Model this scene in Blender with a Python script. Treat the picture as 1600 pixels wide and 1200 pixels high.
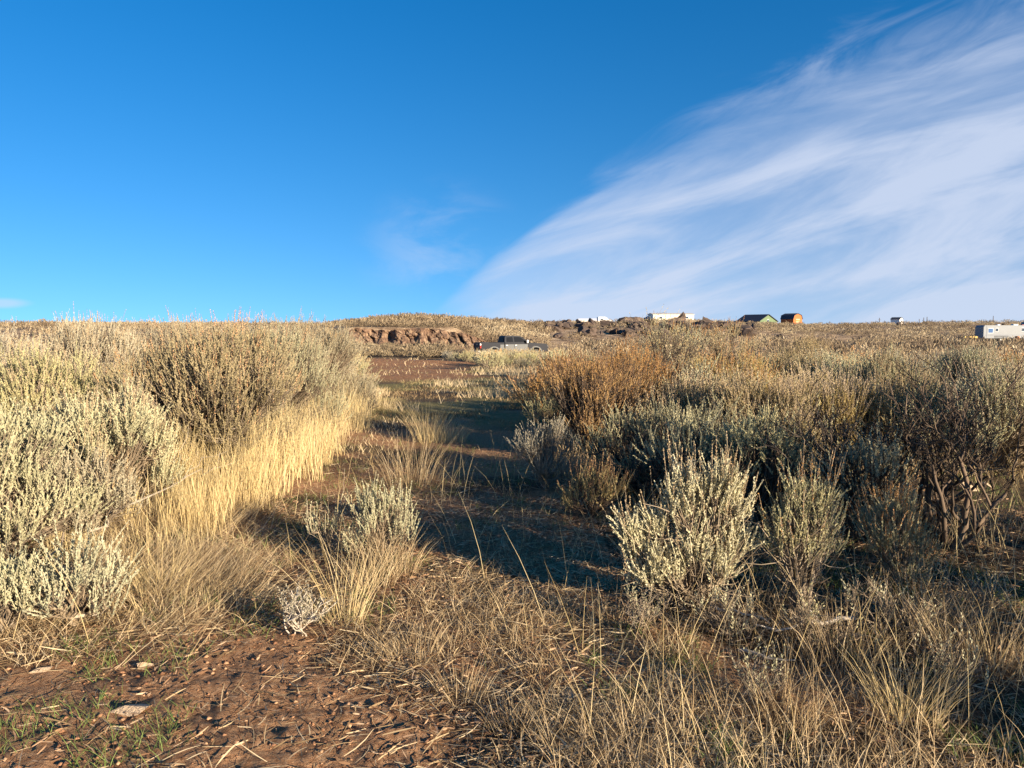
import bpy, bmesh, math, random
import numpy as np
from mathutils import Vector, Matrix, Euler

S = bpy.context.scene
for o in list(bpy.data.objects): bpy.data.objects.remove(o)
COL = S.collection
R = math.radians
F = 1150.0          # focal length in photo pixels (photo is 1600 wide)
EYE = 1.65
HOR = 512.0         # eye-level line in the photo

# ------------------------------------------------------------------ camera
cam_d = bpy.data.cameras.new('camera'); cam = bpy.data.objects.new('camera', cam_d); COL.objects.link(cam)
cam_d.sensor_width = 36; cam_d.lens = 36*F/1600; cam_d.clip_start = .05; cam_d.clip_end = 20000
PITCH = math.atan((600-HOR)/F)
cam.location = (0, 0, EYE); cam.rotation_euler = (math.pi/2-PITCH, 0, 0)
S.camera = cam
# ------------------------------------------------------------------ light
SUN_EL = R(12.8)
TO_SUN = Vector((.74, -.67, 0)).normalized()
sv = Vector((TO_SUN.x*math.cos(SUN_EL), TO_SUN.y*math.cos(SUN_EL), math.sin(SUN_EL)))
sd = bpy.data.lights.new('sun', 'SUN'); sun = bpy.data.objects.new('sun', sd); COL.objects.link(sun)
sd.energy = 5.0; sd.angle = R(.5); sd.color = (1, .83, .62)
sun.rotation_euler = (-sv).to_track_quat('-Z', 'Y').to_euler(); sun.location = (20, -20, 30)
S.view_settings.view_transform = 'Standard'; S.view_settings.look = 'None'
S.view_settings.exposure = 1.32; S.view_settings.gamma = 1

W = bpy.data.worlds.new('World'); S.world = W; W.use_nodes = True
nt = W.node_tree; nt.nodes.clear()
def wn(t, **k):
    n = nt.nodes.new(t)
    for a, b in k.items(): setattr(n, a, b)
    return n
def wl(a, b): nt.links.new(a, b)
def M(op, a, b=None, c=None, clamp=False):
    n = wn('ShaderNodeMath', operation=op, use_clamp=clamp)
    for i, v in enumerate((a, b, c)):
        if v is None: continue
        if isinstance(v, (int, float)): n.inputs[i].default_value = v
        else: wl(v, n.inputs[i])
    return n.outputs[0]
def smst(v, a, b):
    n = wn('ShaderNodeMapRange', interpolation_type='SMOOTHSTEP')
    wl(v, n.inputs[0]); n.inputs[1].default_value = a; n.inputs[2].default_value = b
    return n.outputs[0]
def wnoise(vec, scale, detail=5, rough=.55, dist=0.):
    n = wn('ShaderNodeTexNoise'); wl(vec, n.inputs['Vector'])
    n.inputs['Scale'].default_value = scale; n.inputs['Detail'].default_value = detail
    n.inputs['Roughness'].default_value = rough; n.inputs['Distortion'].default_value = dist
    return n.outputs[0]
sky = wn('ShaderNodeTexSky', sky_type='NISHITA'); sky.sun_disc = False
sky.sun_elevation = SUN_EL; sky.sun_rotation = math.atan2(TO_SUN.x, TO_SUN.y)
sky.air_density = 1.0; sky.dust_density = .25; sky.ozone_density = 2.2; sky.altitude = 400
tcs = wn('ShaderNodeTexCoord'); sps = wn('ShaderNodeSeparateXYZ'); wl(tcs.outputs['Generated'], sps.inputs[0]); cbs = wn('ShaderNodeCombineXYZ')
wl(sps.outputs[0], cbs.inputs[0]); wl(sps.outputs[1], cbs.inputs[1]); wl(M('MULTIPLY_ADD', M('MAXIMUM', sps.outputs[2], 0.), .9, .17), cbs.inputs[2])
nrm = wn('ShaderNodeVectorMath', operation='NORMALIZE'); wl(cbs.outputs[0], nrm.inputs[0]); wl(nrm.outputs[0], sky.inputs[0])
hsv = wn('ShaderNodeHueSaturation'); wl(sky.outputs[0], hsv.inputs['Color'])
hsv.inputs['Hue'].default_value = .507; hsv.inputs['Saturation'].default_value = 1.42; hsv.inputs['Value'].default_value = 1.5
tc = wn('ShaderNodeTexCoord'); sp = wn('ShaderNodeSeparateXYZ'); wl(tc.outputs['Generated'], sp.inputs[0])
dx, dy, dz = sp.outputs
# high cirrus in long parallel streaks: they run towards one point of the horizon, left of straight ahead
yy = M('MAXIMUM', dy, .05)
px_ = M('ADD', M('DIVIDE', dx, yy), .13)
pz_ = M('MAXIMUM', M('DIVIDE', dz, yy), 0.)
theta = M('ARCTAN2', pz_, px_)
rho = M('SQRT', M('ADD', M('MULTIPLY', px_, px_), M('MULTIPLY', pz_, pz_)))
cv = wn('ShaderNodeCombineXYZ'); wl(theta, cv.inputs[0]); wl(rho, cv.inputs[1])
mp = wn('ShaderNodeMapping'); wl(cv.outputs[0], mp.inputs[0]); mp.inputs['Scale'].default_value = (4.2, 1.3, 1); mp.inputs['Location'].default_value = (3.1, 1.7, 0)
mp.inputs['Rotation'].default_value = (0, 0, R(-8))
st1 = wnoise(mp.outputs[0], 1.6, 7, .55, .3)
mp2 = wn('ShaderNodeMapping'); wl(cv.outputs[0], mp2.inputs[0]); mp2.inputs['Scale'].default_value = (11, 4.0, 1); mp2.inputs['Rotation'].default_value = (0, 0, R(-14))
st2 = wnoise(mp2.outputs[0], 1.6, 8, .6, .5)
cv2 = wn('ShaderNodeCombineXYZ'); wl(px_, cv2.inputs[0]); wl(pz_, cv2.inputs[1])
mr_ = wn('ShaderNodeMapping', vector_type='TEXTURE'); wl(cv2.outputs[0], mr_.inputs[0]); mr_.inputs['Rotation'].default_value = (0, 0, R(17)); mr_.inputs['Scale'].default_value = (1., .17, 1)
st3 = wnoise(mr_.outputs[0], 2.1, 7, .56, .55)
mr2_ = wn('ShaderNodeMapping', vector_type='TEXTURE'); wl(cv2.outputs[0], mr2_.inputs[0]); mr2_.inputs['Rotation'].default_value = (0, 0, R(24)); mr2_.inputs['Scale'].default_value = (.4, .10, 1); mr2_.inputs['Location'].default_value = (.7, .3, 0)
st4 = wnoise(mr2_.outputs[0], 2.0, 8, .6, .8)
edge = M('ADD', theta, M('MULTIPLY', M('SUBTRACT', st4, .5), .30))
edge = M('ADD', edge, M('MULTIPLY', rho, .31))
m_edge = M('SUBTRACT', 1, smst(edge, .60, .83))
streak = smst(M('ADD', M('MULTIPLY', st1, .68), M('MULTIPLY', st2, .32)), .34, .62)
near_vp = smst(rho, .0, .16)
sheet = smst(M('ADD', M('MULTIPLY', st3, .72), M('ADD', M('MULTIPLY', st4, .18), M('MULTIPLY', st1, .10))), .37, .60)
cl = M('MULTIPLY', m_edge, M('MINIMUM', 1., M('ADD', M('ADD', .36, M('MULTIPLY', M('SUBTRACT', 1, smst(pz_, .0, .16)), .22)), M('MULTIPLY', sheet, .62))))
cl = M('MULTIPLY', cl, near_vp)
# a thin separate wisp above the end of the bank
wx = M('MULTIPLY', M('ADD', M('DIVIDE', dx, yy), .095), 7.5); wz = M('MULTIPLY', M('SUBTRACT', M('DIVIDE', dz, yy), .10), 8.5)
wr = M('SQRT', M('ADD', M('MULTIPLY', wx, wx), M('MULTIPLY', wz, wz)))
wn3 = wn('ShaderNodeMapping'); wl(tc.outputs['Generated'], wn3.inputs[0]); wn3.inputs['Scale'].default_value = (5, 5, 11); wn3.inputs['Rotation'].default_value = (0, R(25), 0)
wsp = M('MULTIPLY', M('SUBTRACT', 1, smst(wr, .1, 1.)), smst(wnoise(wn3.outputs[0], 1.5, 6, .6, .4), .38, .68))
cl = M('MAXIMUM', cl, M('MULTIPLY', wsp, .34))
# one small cloud low over the left horizon
lx = M('MULTIPLY', M('ADD', M('DIVIDE', dx, yy), .69), 22); lz = M('MULTIPLY', M('SUBTRACT', M('DIVIDE', dz, yy), .033), 120)
lr = M('SQRT', M('ADD', M('MULTIPLY', lx, lx), M('MULTIPLY', lz, lz)))
cl = M('MAXIMUM', cl, M('MULTIPLY', M('SUBTRACT', 1, smst(lr, .3, 1.1)), .6))
cl = M('MULTIPLY', cl, M('GREATER_THAN', dy, .05))
mix = wn('ShaderNodeMix', data_type='RGBA'); wl(M('MULTIPLY', cl, .86), mix.inputs[0])
wl(hsv.outputs[0], mix.inputs[6]); mix.inputs[7].default_value = (4.9, 5.5, 6.8, 1)
bg = wn('ShaderNodeBackground'); wl(mix.outputs[2], bg.inputs[0]); bg.inputs[1].default_value = .054
wo = wn('ShaderNodeOutputWorld'); wl(bg.outputs[0], wo.inputs[0])

# ------------------------------------------------------------------ noise and terrain
def _h(ix, iy, s):
    n = (ix.astype(np.int64)*374761393 + iy.astype(np.int64)*668265263 + s*974711) & 0xffffffff
    n = ((n ^ (n >> 13))*1274126177) & 0xffffffff
    n = ((n ^ (n >> 16))*2246822519) & 0xffffffff
    return ((n ^ (n >> 15)) & 0xffffff)/float(0xffffff)
def vn(x, y, s=0):
    x = np.asarray(x, float); y = np.asarray(y, float)
    ix = np.floor(x); iy = np.floor(y); fx = x-ix; fy = y-iy
    fx = fx*fx*(3-2*fx); fy = fy*fy*(3-2*fy)
    a = _h(ix, iy, s); b = _h(ix+1, iy, s); c = _h(ix, iy+1, s); d = _h(ix+1, iy+1, s)
    return a+(b-a)*fx+(c-a)*fy+(a-b-c+d)*fx*fy
def fbm(x, y, s=0, o=4):
    t = 0; a = .5; n = 0
    for i in range(o):
        t = t+a*vn(np.asarray(x)*2**i, np.asarray(y)*2**i, s+i*17); n += a; a *= .5
    return t/n
def sm(x, a, b):
    t = np.clip((x-a)/(b-a), 0, 1); return t*t*(3-2*t)

PX = np.array([-2500, -300, 0, 300, 500, 560, 600, 640, 690, 740, 800, 850, 900, 1000, 1100, 1150, 1250, 1330, 1400, 1500, 1600, 2000, 4000.])
D0 = np.array([90, 90, 88, 86, 86, 88, 91, 92, 93, 95, 95, 100, 105, 112, 118, 125, 140, 150, 155, 165, 170, 170, 170.])
D1 = np.array([150, 150, 145, 142, 140, 135, 132, 130, 132, 138, 150, 165, 180, 188, 195, 205, 225, 260, 300, 360, 380, 380, 380.])
CR = np.array([2.9, 2.7, 2.45, 2.5, 2.55, 3.0, 3.4, 3.65, 3.45, 3.35, 3.2, 2.95, 3.2, 3.7, 3.7, 3.3, 2.75, 2.9, 3.6, 4.4, 4.6, 5, 5.])
def terr(x, y):
    x = np.asarray(x, float); y = np.asarray(y, float)
    r = np.hypot(x, y)
    yy = np.maximum(y, r*.15)
    px = 800+F*x/np.maximum(yy, .01)
    z = -.92*sm(r, 6, 58)
    d0 = np.interp(px, PX, D0); d1 = np.interp(px, PX, D1); cr = np.interp(px, PX, CR)-.85+.35*np.exp(-((px-650)/90)**2)
    front = sm(y, -10, 30)
    t = np.clip((r-d0)/(d1-d0), 0, 1); t = t*(1.55-.55*t)
    ramp = (cr+.92)*t
    # the eroded bank in the middle rises as a step
    stp = sm(px, 495, 545)*(1-sm(px, 700, 775))
    step = 2.6*stp*sm(y, 92.3, 94.5)
    z = z+np.maximum(ramp, step)*front+np.maximum(r-d1, 0)*.0038*front*(r < 4000)
    z = z+(fbm(x*.09, y*.09, 3)-.5)*.7*sm(r, 12, 60)
    z = z+(fbm(x*.35, y*.35, 5)-.5)*.8*sm(r, 100, 160)*(1-sm(r, 400, 700))
    z = z+(fbm(x*.6, y*.6, 7)-.5)*.10*(1-sm(r, 20, 60))
    z = z+(fbm(x*2.6, y*2.6, 9, 3)-.5)*.045*(1-sm(r, 10, 20))
    # shallow wheel ruts and a raised left verge under the bushes
    verge = sm(-(x+.25*(y-4)*-.0), 1.6, 3.4)*sm(y, 3, 5)*(1-sm(y, 12, 20))
    z = z-.28*np.exp(-((x+.1)**2+(y-65)**2)/60)-.42*np.exp(-((x-102)/16)**2-((y-148)/14)**2)
    return z+.10*verge
def T(x, y): return float(terr(x, y))
def gp(px, py):
    """ground point seen at a photo pixel"""
    a = (px-800)/F; b = (py-HOR)/F
    y = 1.5
    while y < 500:
        if EYE-b*y <= T(a*y, y): break
        y *= 1.004
    return a*y, y
def at(px, r): return (px-800)/F*r, r
def pix(x, y):
    return 800+F*x/np.maximum(y, .01)

# ------------------------------------------------------------------ materials
def newmat(name):
    m = bpy.data.materials.new(name); m.use_nodes = True
    t = m.node_tree; t.nodes.clear(); return m, t
def simple(name, col, rough=.7, metal=0., noise=.0, nscale=6., bump=0., spec=.4, coat=0.):
    m, t = newmat(name); N = t.nodes; L = t.links
    b = N.new('ShaderNodeBsdfPrincipled'); o = N.new('ShaderNodeOutputMaterial'); L.new(b.outputs[0], o.inputs[0])
    b.inputs['Roughness'].default_value = rough; b.inputs['Metallic'].default_value = metal
    b.inputs['Specular IOR Level'].default_value = spec; b.inputs['Coat Weight'].default_value = coat
    tcn = N.new('ShaderNodeTexCoord'); no = N.new('ShaderNodeTexNoise'); L.new(tcn.outputs['Object'], no.inputs['Vector'])
    no.inputs['Scale'].default_value = nscale; no.inputs['Detail'].default_value = 6
    rp = N.new('ShaderNodeValToRGB'); L.new(no.outputs[0], rp.inputs[0])
    c0 = [max(0, c*(1-noise)) for c in col]; c1 = [min(1, c*(1+noise)) for c in col]
    rp.color_ramp.elements[0].position = .3; rp.color_ramp.elements[1].position = .7
    rp.color_ramp.elements[0].color = (*c0, 1); rp.color_ramp.elements[1].color = (*c1, 1)
    L.new(rp.outputs[0], b.inputs['Base Color'])
    if bump:
        bn = N.new('ShaderNodeBump'); bn.inputs['Strength'].default_value = bump; bn.inputs['Distance'].default_value = .02
        L.new(no.outputs[0], bn.inputs['Height']); L.new(bn.outputs[0], b.inputs['Normal'])
    return m
def plantmat(name, cols, transl=.25, objvar=.25, rough=.75):
    """leaf / blade material: colour picked per leaf by the 'rnd' attribute, shifted per plant"""
    m, t = newmat(name); N = t.nodes; L = t.links
    at_ = N.new('ShaderNodeAttribute'); at_.attribute_name = 'rnd'
    rp = N.new('ShaderNodeValToRGB'); L.new(at_.outputs['Fac'], rp.inputs[0])
    el = rp.color_ramp.elements
    while len(el) < len(cols): el.new(.5)
    for i, c in enumerate(cols): el[i].position = i/(len(cols)-1); el[i].color = (*c, 1)
    oi = N.new('ShaderNodeObjectInfo'); mr = N.new('ShaderNodeMapRange'); L.new(oi.outputs['Random'], mr.inputs[0])
    mr.inputs[3].default_value = 1-objvar; mr.inputs[4].default_value = 1+objvar*.6
    hs = N.new('ShaderNodeHueSaturation'); L.new(rp.outputs[0], hs.inputs['Color']); L.new(mr.outputs[0], hs.inputs['Value'])
    mr2 = N.new('ShaderNodeMapRange'); ml = N.new('ShaderNodeMath'); ml.operation = 'FRACT'; mm = N.new('ShaderNodeMath'); mm.operation = 'MULTIPLY'
    L.new(oi.outputs['Random'], mm.inputs[0]); mm.inputs[1].default_value = 7.31; L.new(mm.outputs[0], ml.inputs[0]); L.new(ml.outputs[0], mr2.inputs[0])
    mr2.inputs[3].default_value = 1-objvar*.6; mr2.inputs[4].default_value = 1+objvar*.5; L.new(mr2.outputs[0], hs.inputs['Saturation'])
    b = N.new('ShaderNodeBsdfPrincipled'); b.inputs['Roughness'].default_value = rough; b.inputs['Specular IOR Level'].default_value = .25
    L.new(hs.outputs[0], b.inputs['Base Color'])
    tr = N.new('ShaderNodeBsdfTranslucent'); L.new(hs.outputs[0], tr.inputs[0])
    mx = N.new('ShaderNodeMixShader'); mx.inputs[0].default_value = transl; L.new(b.outputs[0], mx.inputs[1]); L.new(tr.outputs[0], mx.inputs[2])
    o = N.new('ShaderNodeOutputMaterial'); L.new(mx.outputs[0], o.inputs[0])
    return m
MAT = {}
MAT['sage'] = plantmat('sage_leaf', [(.26, .25, .145), (.42, .40, .235), (.53, .485, .28), (.60, .52, .30)])
MAT['sage_pale'] = plantmat('sage_leaf_pale', [(.32, .285, .20), (.46, .41, .29), (.59, .525, .37)])
MAT['sage_green'] = plantmat('sage_leaf_green', [(.31, .30, .185), (.46, .44, .28), (.58, .54, .36)], objvar=.12)
MAT['sage_gold'] = plantmat('sage_leaf_gold', [(.32, .255, .12), (.48, .385, .185), (.60, .47, .235)])
MAT['rust'] = plantmat('rusty_seed_head', [(.38, .16, .05), (.56, .28, .09), (.62, .38, .15)], .2)
MAT['tanseed'] = plantmat('tan_seed_head', [(.42, .29, .15), (.54, .40, .22), (.60, .48, .29)], .2)
MAT['bark'] = plantmat('dark_bark', [(.055, .04, .03), (.10, .075, .055), (.17, .125, .09)], 0, .2, .9)
MAT['bark_light'] = plantmat('grey_twig', [(.16, .12, .08), (.27, .21, .145), (.36, .29, .20)], 0, .2, .85)
MAT['bark_pale'] = plantmat('bleached_wood', [(.38, .32, .24), (.50, .43, .33), (.58, .50, .39)], 0, .15, .85)
MAT['gold'] = plantmat('golden_grass', [(.50, .37, .17), (.68, .54, .27), (.78, .64, .37)], .3, 0)
MAT['straw'] = plantmat('dry_straw', [(.10, .065, .035), (.34, .235, .12), (.58, .44, .25), (.70, .57, .36)], .25, 0)
MAT['rusty_litter'] = plantmat('brown_litter', [(.09, .045, .025), (.24, .13, .065), (.44, .27, .15), (.58, .42, .26)], .1, 0)
MAT['green'] = plantmat('fresh_grass', [(.10, .15, .04), (.17, .24, .06), (.25, .32, .10)], .3, 0)
MAT['olive'] = plantmat('olive_grass', [(.20, .19, .08), (.33, .29, .13), (.46, .38, .19)], .3, 0)
MAT['scrub'] = plantmat('far_scrub', [(.10, .07, .045), (.24, .18, .11), (.36, .285, .175), (.49, .41, .27)], .15, 0)

MAT['sage_cream'] = plantmat('sage_leaf_cream', [(.46, .435, .27), (.64, .59, .39), (.76, .70, .49)], objvar=.05)
MAT['amber'] = plantmat('amber_leaf', [(.34, .19, .06), (.52, .31, .10), (.62, .42, .18)])
MAT['scrub_tan'] = plantmat('tan_scrub', [(.16, .12, .075), (.34, .27, .165), (.50, .42, .27)], .15, 0)
def ground_mat():
    m, t = newmat('dry_ground'); N = t.nodes; L = t.links
    b = N.new('ShaderNodeBsdfPrincipled'); o = N.new('ShaderNodeOutputMaterial'); L.new(b.outputs[0], o.inputs[0])
    b.inputs['Roughness'].default_value = .95; b.inputs['Specular IOR Level'].default_value = .1
    tcn = N.new('ShaderNodeTexCoord')
    def noise(s, d=8, r=.6):
        n = N.new('ShaderNodeTexNoise'); L.new(tcn.outputs['Object'], n.inputs['Vector'])
        n.inputs['Scale'].default_value = s; n.inputs['Detail'].default_value = d; n.inputs['Roughness'].default_value = r
        return n.outputs[0]
    def ramp(src, st):
        rp = N.new('ShaderNodeValToRGB'); L.new(src, rp.inputs[0]); el = rp.color_ramp.elements
        while len(el) < len(st): el.new(.5)
        for i, (p, c) in enumerate(st): el[i].position = p; el[i].color = (*c, 1)
        return rp.outputs[0]
    def mixc(f, a, b_):
        mx = N.new('ShaderNodeMix'); mx.data_type = 'RGBA'; L.new(f, mx.inputs[0]); L.new(a, mx.inputs[6]); L.new(b_, mx.inputs[7]); return mx.outputs[2]
    a1 = N.new('ShaderNodeAttribute'); a1.attribute_name = 'mask'
    sep = N.new('ShaderNodeSeparateColor'); L.new(a1.outputs['Color'], sep.inputs[0])
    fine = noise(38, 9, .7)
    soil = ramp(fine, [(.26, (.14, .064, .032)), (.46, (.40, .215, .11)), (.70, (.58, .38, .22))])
    tan = ramp(fine, [(.28, (.035, .024, .016)), (.5, (.10, .07, .042)), (.75, (.27, .19, .11))])  # dark stops put near-black shade into the ground colour
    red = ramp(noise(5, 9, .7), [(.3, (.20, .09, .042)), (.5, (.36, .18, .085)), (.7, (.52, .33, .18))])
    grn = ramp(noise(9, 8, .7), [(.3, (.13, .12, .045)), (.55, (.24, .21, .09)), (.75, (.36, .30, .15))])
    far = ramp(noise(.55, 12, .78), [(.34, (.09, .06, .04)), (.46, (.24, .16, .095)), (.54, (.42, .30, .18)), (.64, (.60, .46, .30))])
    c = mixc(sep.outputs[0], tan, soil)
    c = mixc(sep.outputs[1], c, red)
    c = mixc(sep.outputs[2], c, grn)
    a2 = N.new('ShaderNodeAttribute'); a2.attribute_name = 'far'
    c = mixc(a2.outputs['Fac'], c, far)
    L.new(c, b.inputs['Base Color'])
    bn = N.new('ShaderNodeBump'); bn.inputs['Strength'].default_value = .9; bn.inputs['Distance'].default_value = .03
    L.new(fine, bn.inputs['Height'])
    bn2 = N.new('ShaderNodeBump'); bn2.inputs['Strength'].default_value = .8; bn2.inputs['Distance'].default_value = .12
    L.new(noise(7, 8, .65), bn2.inputs['Height']); L.new(bn.outputs[0], bn2.inputs['Normal']); L.new(bn2.outputs[0], b.inputs['Normal'])
    return m
MAT['ground'] = ground_mat()
def cliff_mat():
    m, t = newmat('eroded_earth'); N = t.nodes; L = t.links
    b = N.new('ShaderNodeBsdfPrincipled'); o = N.new('ShaderNodeOutputMaterial'); L.new(b.outputs[0], o.inputs[0]); b.inputs['Roughness'].default_value = .95
    tcn = N.new('ShaderNodeTexCoord'); n = N.new('ShaderNodeTexNoise'); mp_ = N.new('ShaderNodeMapping'); mp_.inputs['Scale'].default_value = (1.3, 1.3, 1.0); mp_.inputs['Rotation'].default_value = (0, R(30), 0)
    L.new(tcn.outputs['Object'], mp_.inputs[0]); L.new(mp_.outputs[0], n.inputs['Vector']); n.inputs['Scale'].default_value = 1.4; n.inputs['Detail'].default_value = 10; n.inputs['Roughness'].default_value = .7
    rp = N.new('ShaderNodeValToRGB'); L.new(n.outputs[0], rp.inputs[0]); el = rp.color_ramp.elements; el.new(.5)
    for i, (p, c) in enumerate([(.34, (.05, .03, .02)), (.5, (.17, .10, .06)), (.66, (.40, .28, .17))]): el[i].position = p; el[i].color = (*c, 1)
    L.new(rp.outputs[0], b.inputs['Base Color'])
    bn = N.new('ShaderNodeBump'); bn.inputs['Strength'].default_value = 1; bn.inputs['Distance'].default_value = .3; L.new(n.outputs[0], bn.inputs['Height']); L.new(bn.outputs[0], b.inputs['Normal'])
    return m
MAT['cliff'] = cliff_mat()
MAT['basalt'] = simple('basalt', (.085, .06, .045), .9, noise=.6, nscale=1.7, bump=1.)
MAT['stone'] = simple('pale_stone', (.46, .34, .22), .9, noise=.3, nscale=9, bump=.6)
MAT['clod'] = plantmat('earth_clod', [(.16, .075, .04), (.32, .17, .09), (.48, .30, .17)], 0, 0, .95)

# ------------------------------------------------------------------ mesh helpers
def tag(o, label=None, cat=None, group=None, kind=None):
    if label: o['label'] = label
    if cat: o['category'] = cat
    if group: o['group'] = group
    if kind: o['kind'] = kind
    return o
def link(o, parent=None):
    COL.objects.link(o)
    if parent is not None: o.parent = parent
    return o
def empty(name, loc=(0, 0, 0), rz=0):
    o = bpy.data.objects.new(name, None); o.empty_display_size = .2; COL.objects.link(o)
    o.location = loc; o.rotation_euler = (0, 0, rz); return o
def npmesh(name, V, Q, mats, rnd=None, midx=None, smooth=False):
    """V (n,3); Q (m,4) or (m,3) face indices"""
    V = np.ascontiguousarray(V, np.float32); Q = np.ascontiguousarray(Q, np.int32)
    me = bpy.data.meshes.new(name); k = Q.shape[1]
    me.vertices.add(len(V)); me.vertices.foreach_set('co', V.ravel())
    me.loops.add(Q.size); me.loops.foreach_set('vertex_index', Q.ravel())
    me.polygons.add(len(Q)); me.polygons.foreach_set('loop_start', np.arange(0, Q.size, k, dtype=np.int32))
    me.polygons.foreach_set('loop_total', np.full(len(Q), k, np.int32))
    if midx is not None: me.polygons.foreach_set('material_index', np.ascontiguousarray(midx, np.int32))
    if smooth: me.polygons.foreach_set('use_smooth', np.ones(len(Q), bool))
    for m in (mats if isinstance(mats, (list, tuple)) else [mats]): me.materials.append(m)
    me.update(calc_edges=True)
    if rnd is not None:
        a = me.attributes.new('rnd', 'FLOAT', 'POINT'); a.data.foreach_set('value', np.ascontiguousarray(rnd, np.float32))
    return me
def obj(name, me, parent=None):
    o = bpy.data.objects.new(name, me); return link(o, parent)
class Geo:
    def __init__(s): s.V = []; s.Q = []; s.R = []; s.I = []; s.n = 0
    def add(s, V, Q, rnd, mi=0):
        if len(V) == 0: return
        s.V.append(V); s.Q.append(Q+s.n); s.R.append(rnd); s.I.append(np.full(len(Q), mi)); s.n += len(V)
    def mesh(s, name, mats, smooth=False):
        if not s.V: return None
        return npmesh(name, np.concatenate(s.V), np.concatenate(s.Q), mats, np.concatenate(s.R), np.concatenate(s.I), smooth)
def unit(v): return v/np.maximum(np.linalg.norm(v, axis=-1, keepdims=True), 1e-9)
def perp(d):
    ref = np.where(np.abs(d[..., 2:3]) > .9, np.array([1., 0, 0]), np.array([0, 0, 1.]))
    a = unit(np.cross(d, ref)); return a, np.cross(d, a)
def tubes(P, rad, sides, rng):
    """P (n,k,3) polylines, rad (n,k)"""
    n, k, _ = P.shape
    if n == 0: return np.zeros((0, 3)), np.zeros((0, 4), int), np.zeros(0)
    d = unit(np.gradient(P, axis=1)); a, b = perp(d)
    ang = np.arange(sides)*2*np.pi/sides
    V = P[:, :, None, :]+rad[:, :, None, None]*(a[:, :, None, :]*np.cos(ang)[None, None, :, None]+b[:, :, None, :]*np.sin(ang)[None, None, :, None])
    base = (np.arange(n)*k*sides)[:, None, None]; row = (np.arange(k-1)*sides)[None, :, None]; c = np.arange(sides)[None, None, :]
    c2 = (c+1) % sides
    Q = np.stack([base+row+c, base+row+c2, base+row+sides+c2, base+row+sides+c], -1).reshape(-1, 4)
    return V.reshape(-1, 3), Q, np.repeat(rng.random(n), k*sides)
def bez(a, b, c, k):
    t = np.linspace(0, 1, k)[None, :, None]
    return a[:, None]*(1-t)**2+2*b[:, None]*t*(1-t)+c[:, None]*t*t
def leaves(base, dirn, L, w, rng, fold=None):
    """one rhombic leaf per row"""
    n = len(base); a, b = perp(dirn); ph = rng.random(n)*2*np.pi
    s = a*np.cos(ph)[:, None]+b*np.sin(ph)[:, None]
    L = np.asarray(L)[:, None]*np.ones((n, 1)); w = np.asarray(w)[:, None]*np.ones((n, 1))
    V = np.stack([base, base+dirn*L*.55+s*w*.5, base+dirn*L, base+dirn*L*.55-s*w*.5], 1).reshape(-1, 3)
    return V, np.arange(n*4).reshape(-1, 4)
def spikes(S0, D, Ls, nl, leaf, wid, rng, theta=.6, bow=None, tone=None):
    """leafy columns: nl leaves around each shoot"""
    n = len(S0); t = (np.arange(nl)[None]+rng.random((n, nl)))/nl
    a, b = perp(D); ph = np.arange(nl)[None]*2.4+rng.random((n, 1))*6.28
    th = theta*(1-.55*t)*(.7+.6*rng.random((n, nl)))
    out = a[:, None]*np.cos(ph)[..., None]+b[:, None]*np.sin(ph)[..., None]
    pos = S0[:, None]+D[:, None]*(Ls[:, None]*t)[..., None]
    if bow is not None: pos = pos+bow[:, None]*(t*t)[..., None]
    dr = D[:, None]*np.cos(th)[..., None]+out*np.sin(th)[..., None]
    LL = leaf*(1-.45*t)*(.7+.6*rng.random((n, nl)))
    V, Q = leaves(pos.reshape(-1, 3), unit(dr.reshape(-1, 3)), LL.ravel(), (wid*(.7+.6*rng.random(n*nl))), rng)
    base = rng.random((n, 1)) if tone is None else tone[:, None]
    r = np.clip(.55*base+.3*rng.random((n, nl))+.15*t, 0, 1).ravel()
    return V, Q, np.repeat(r, 4)

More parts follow.
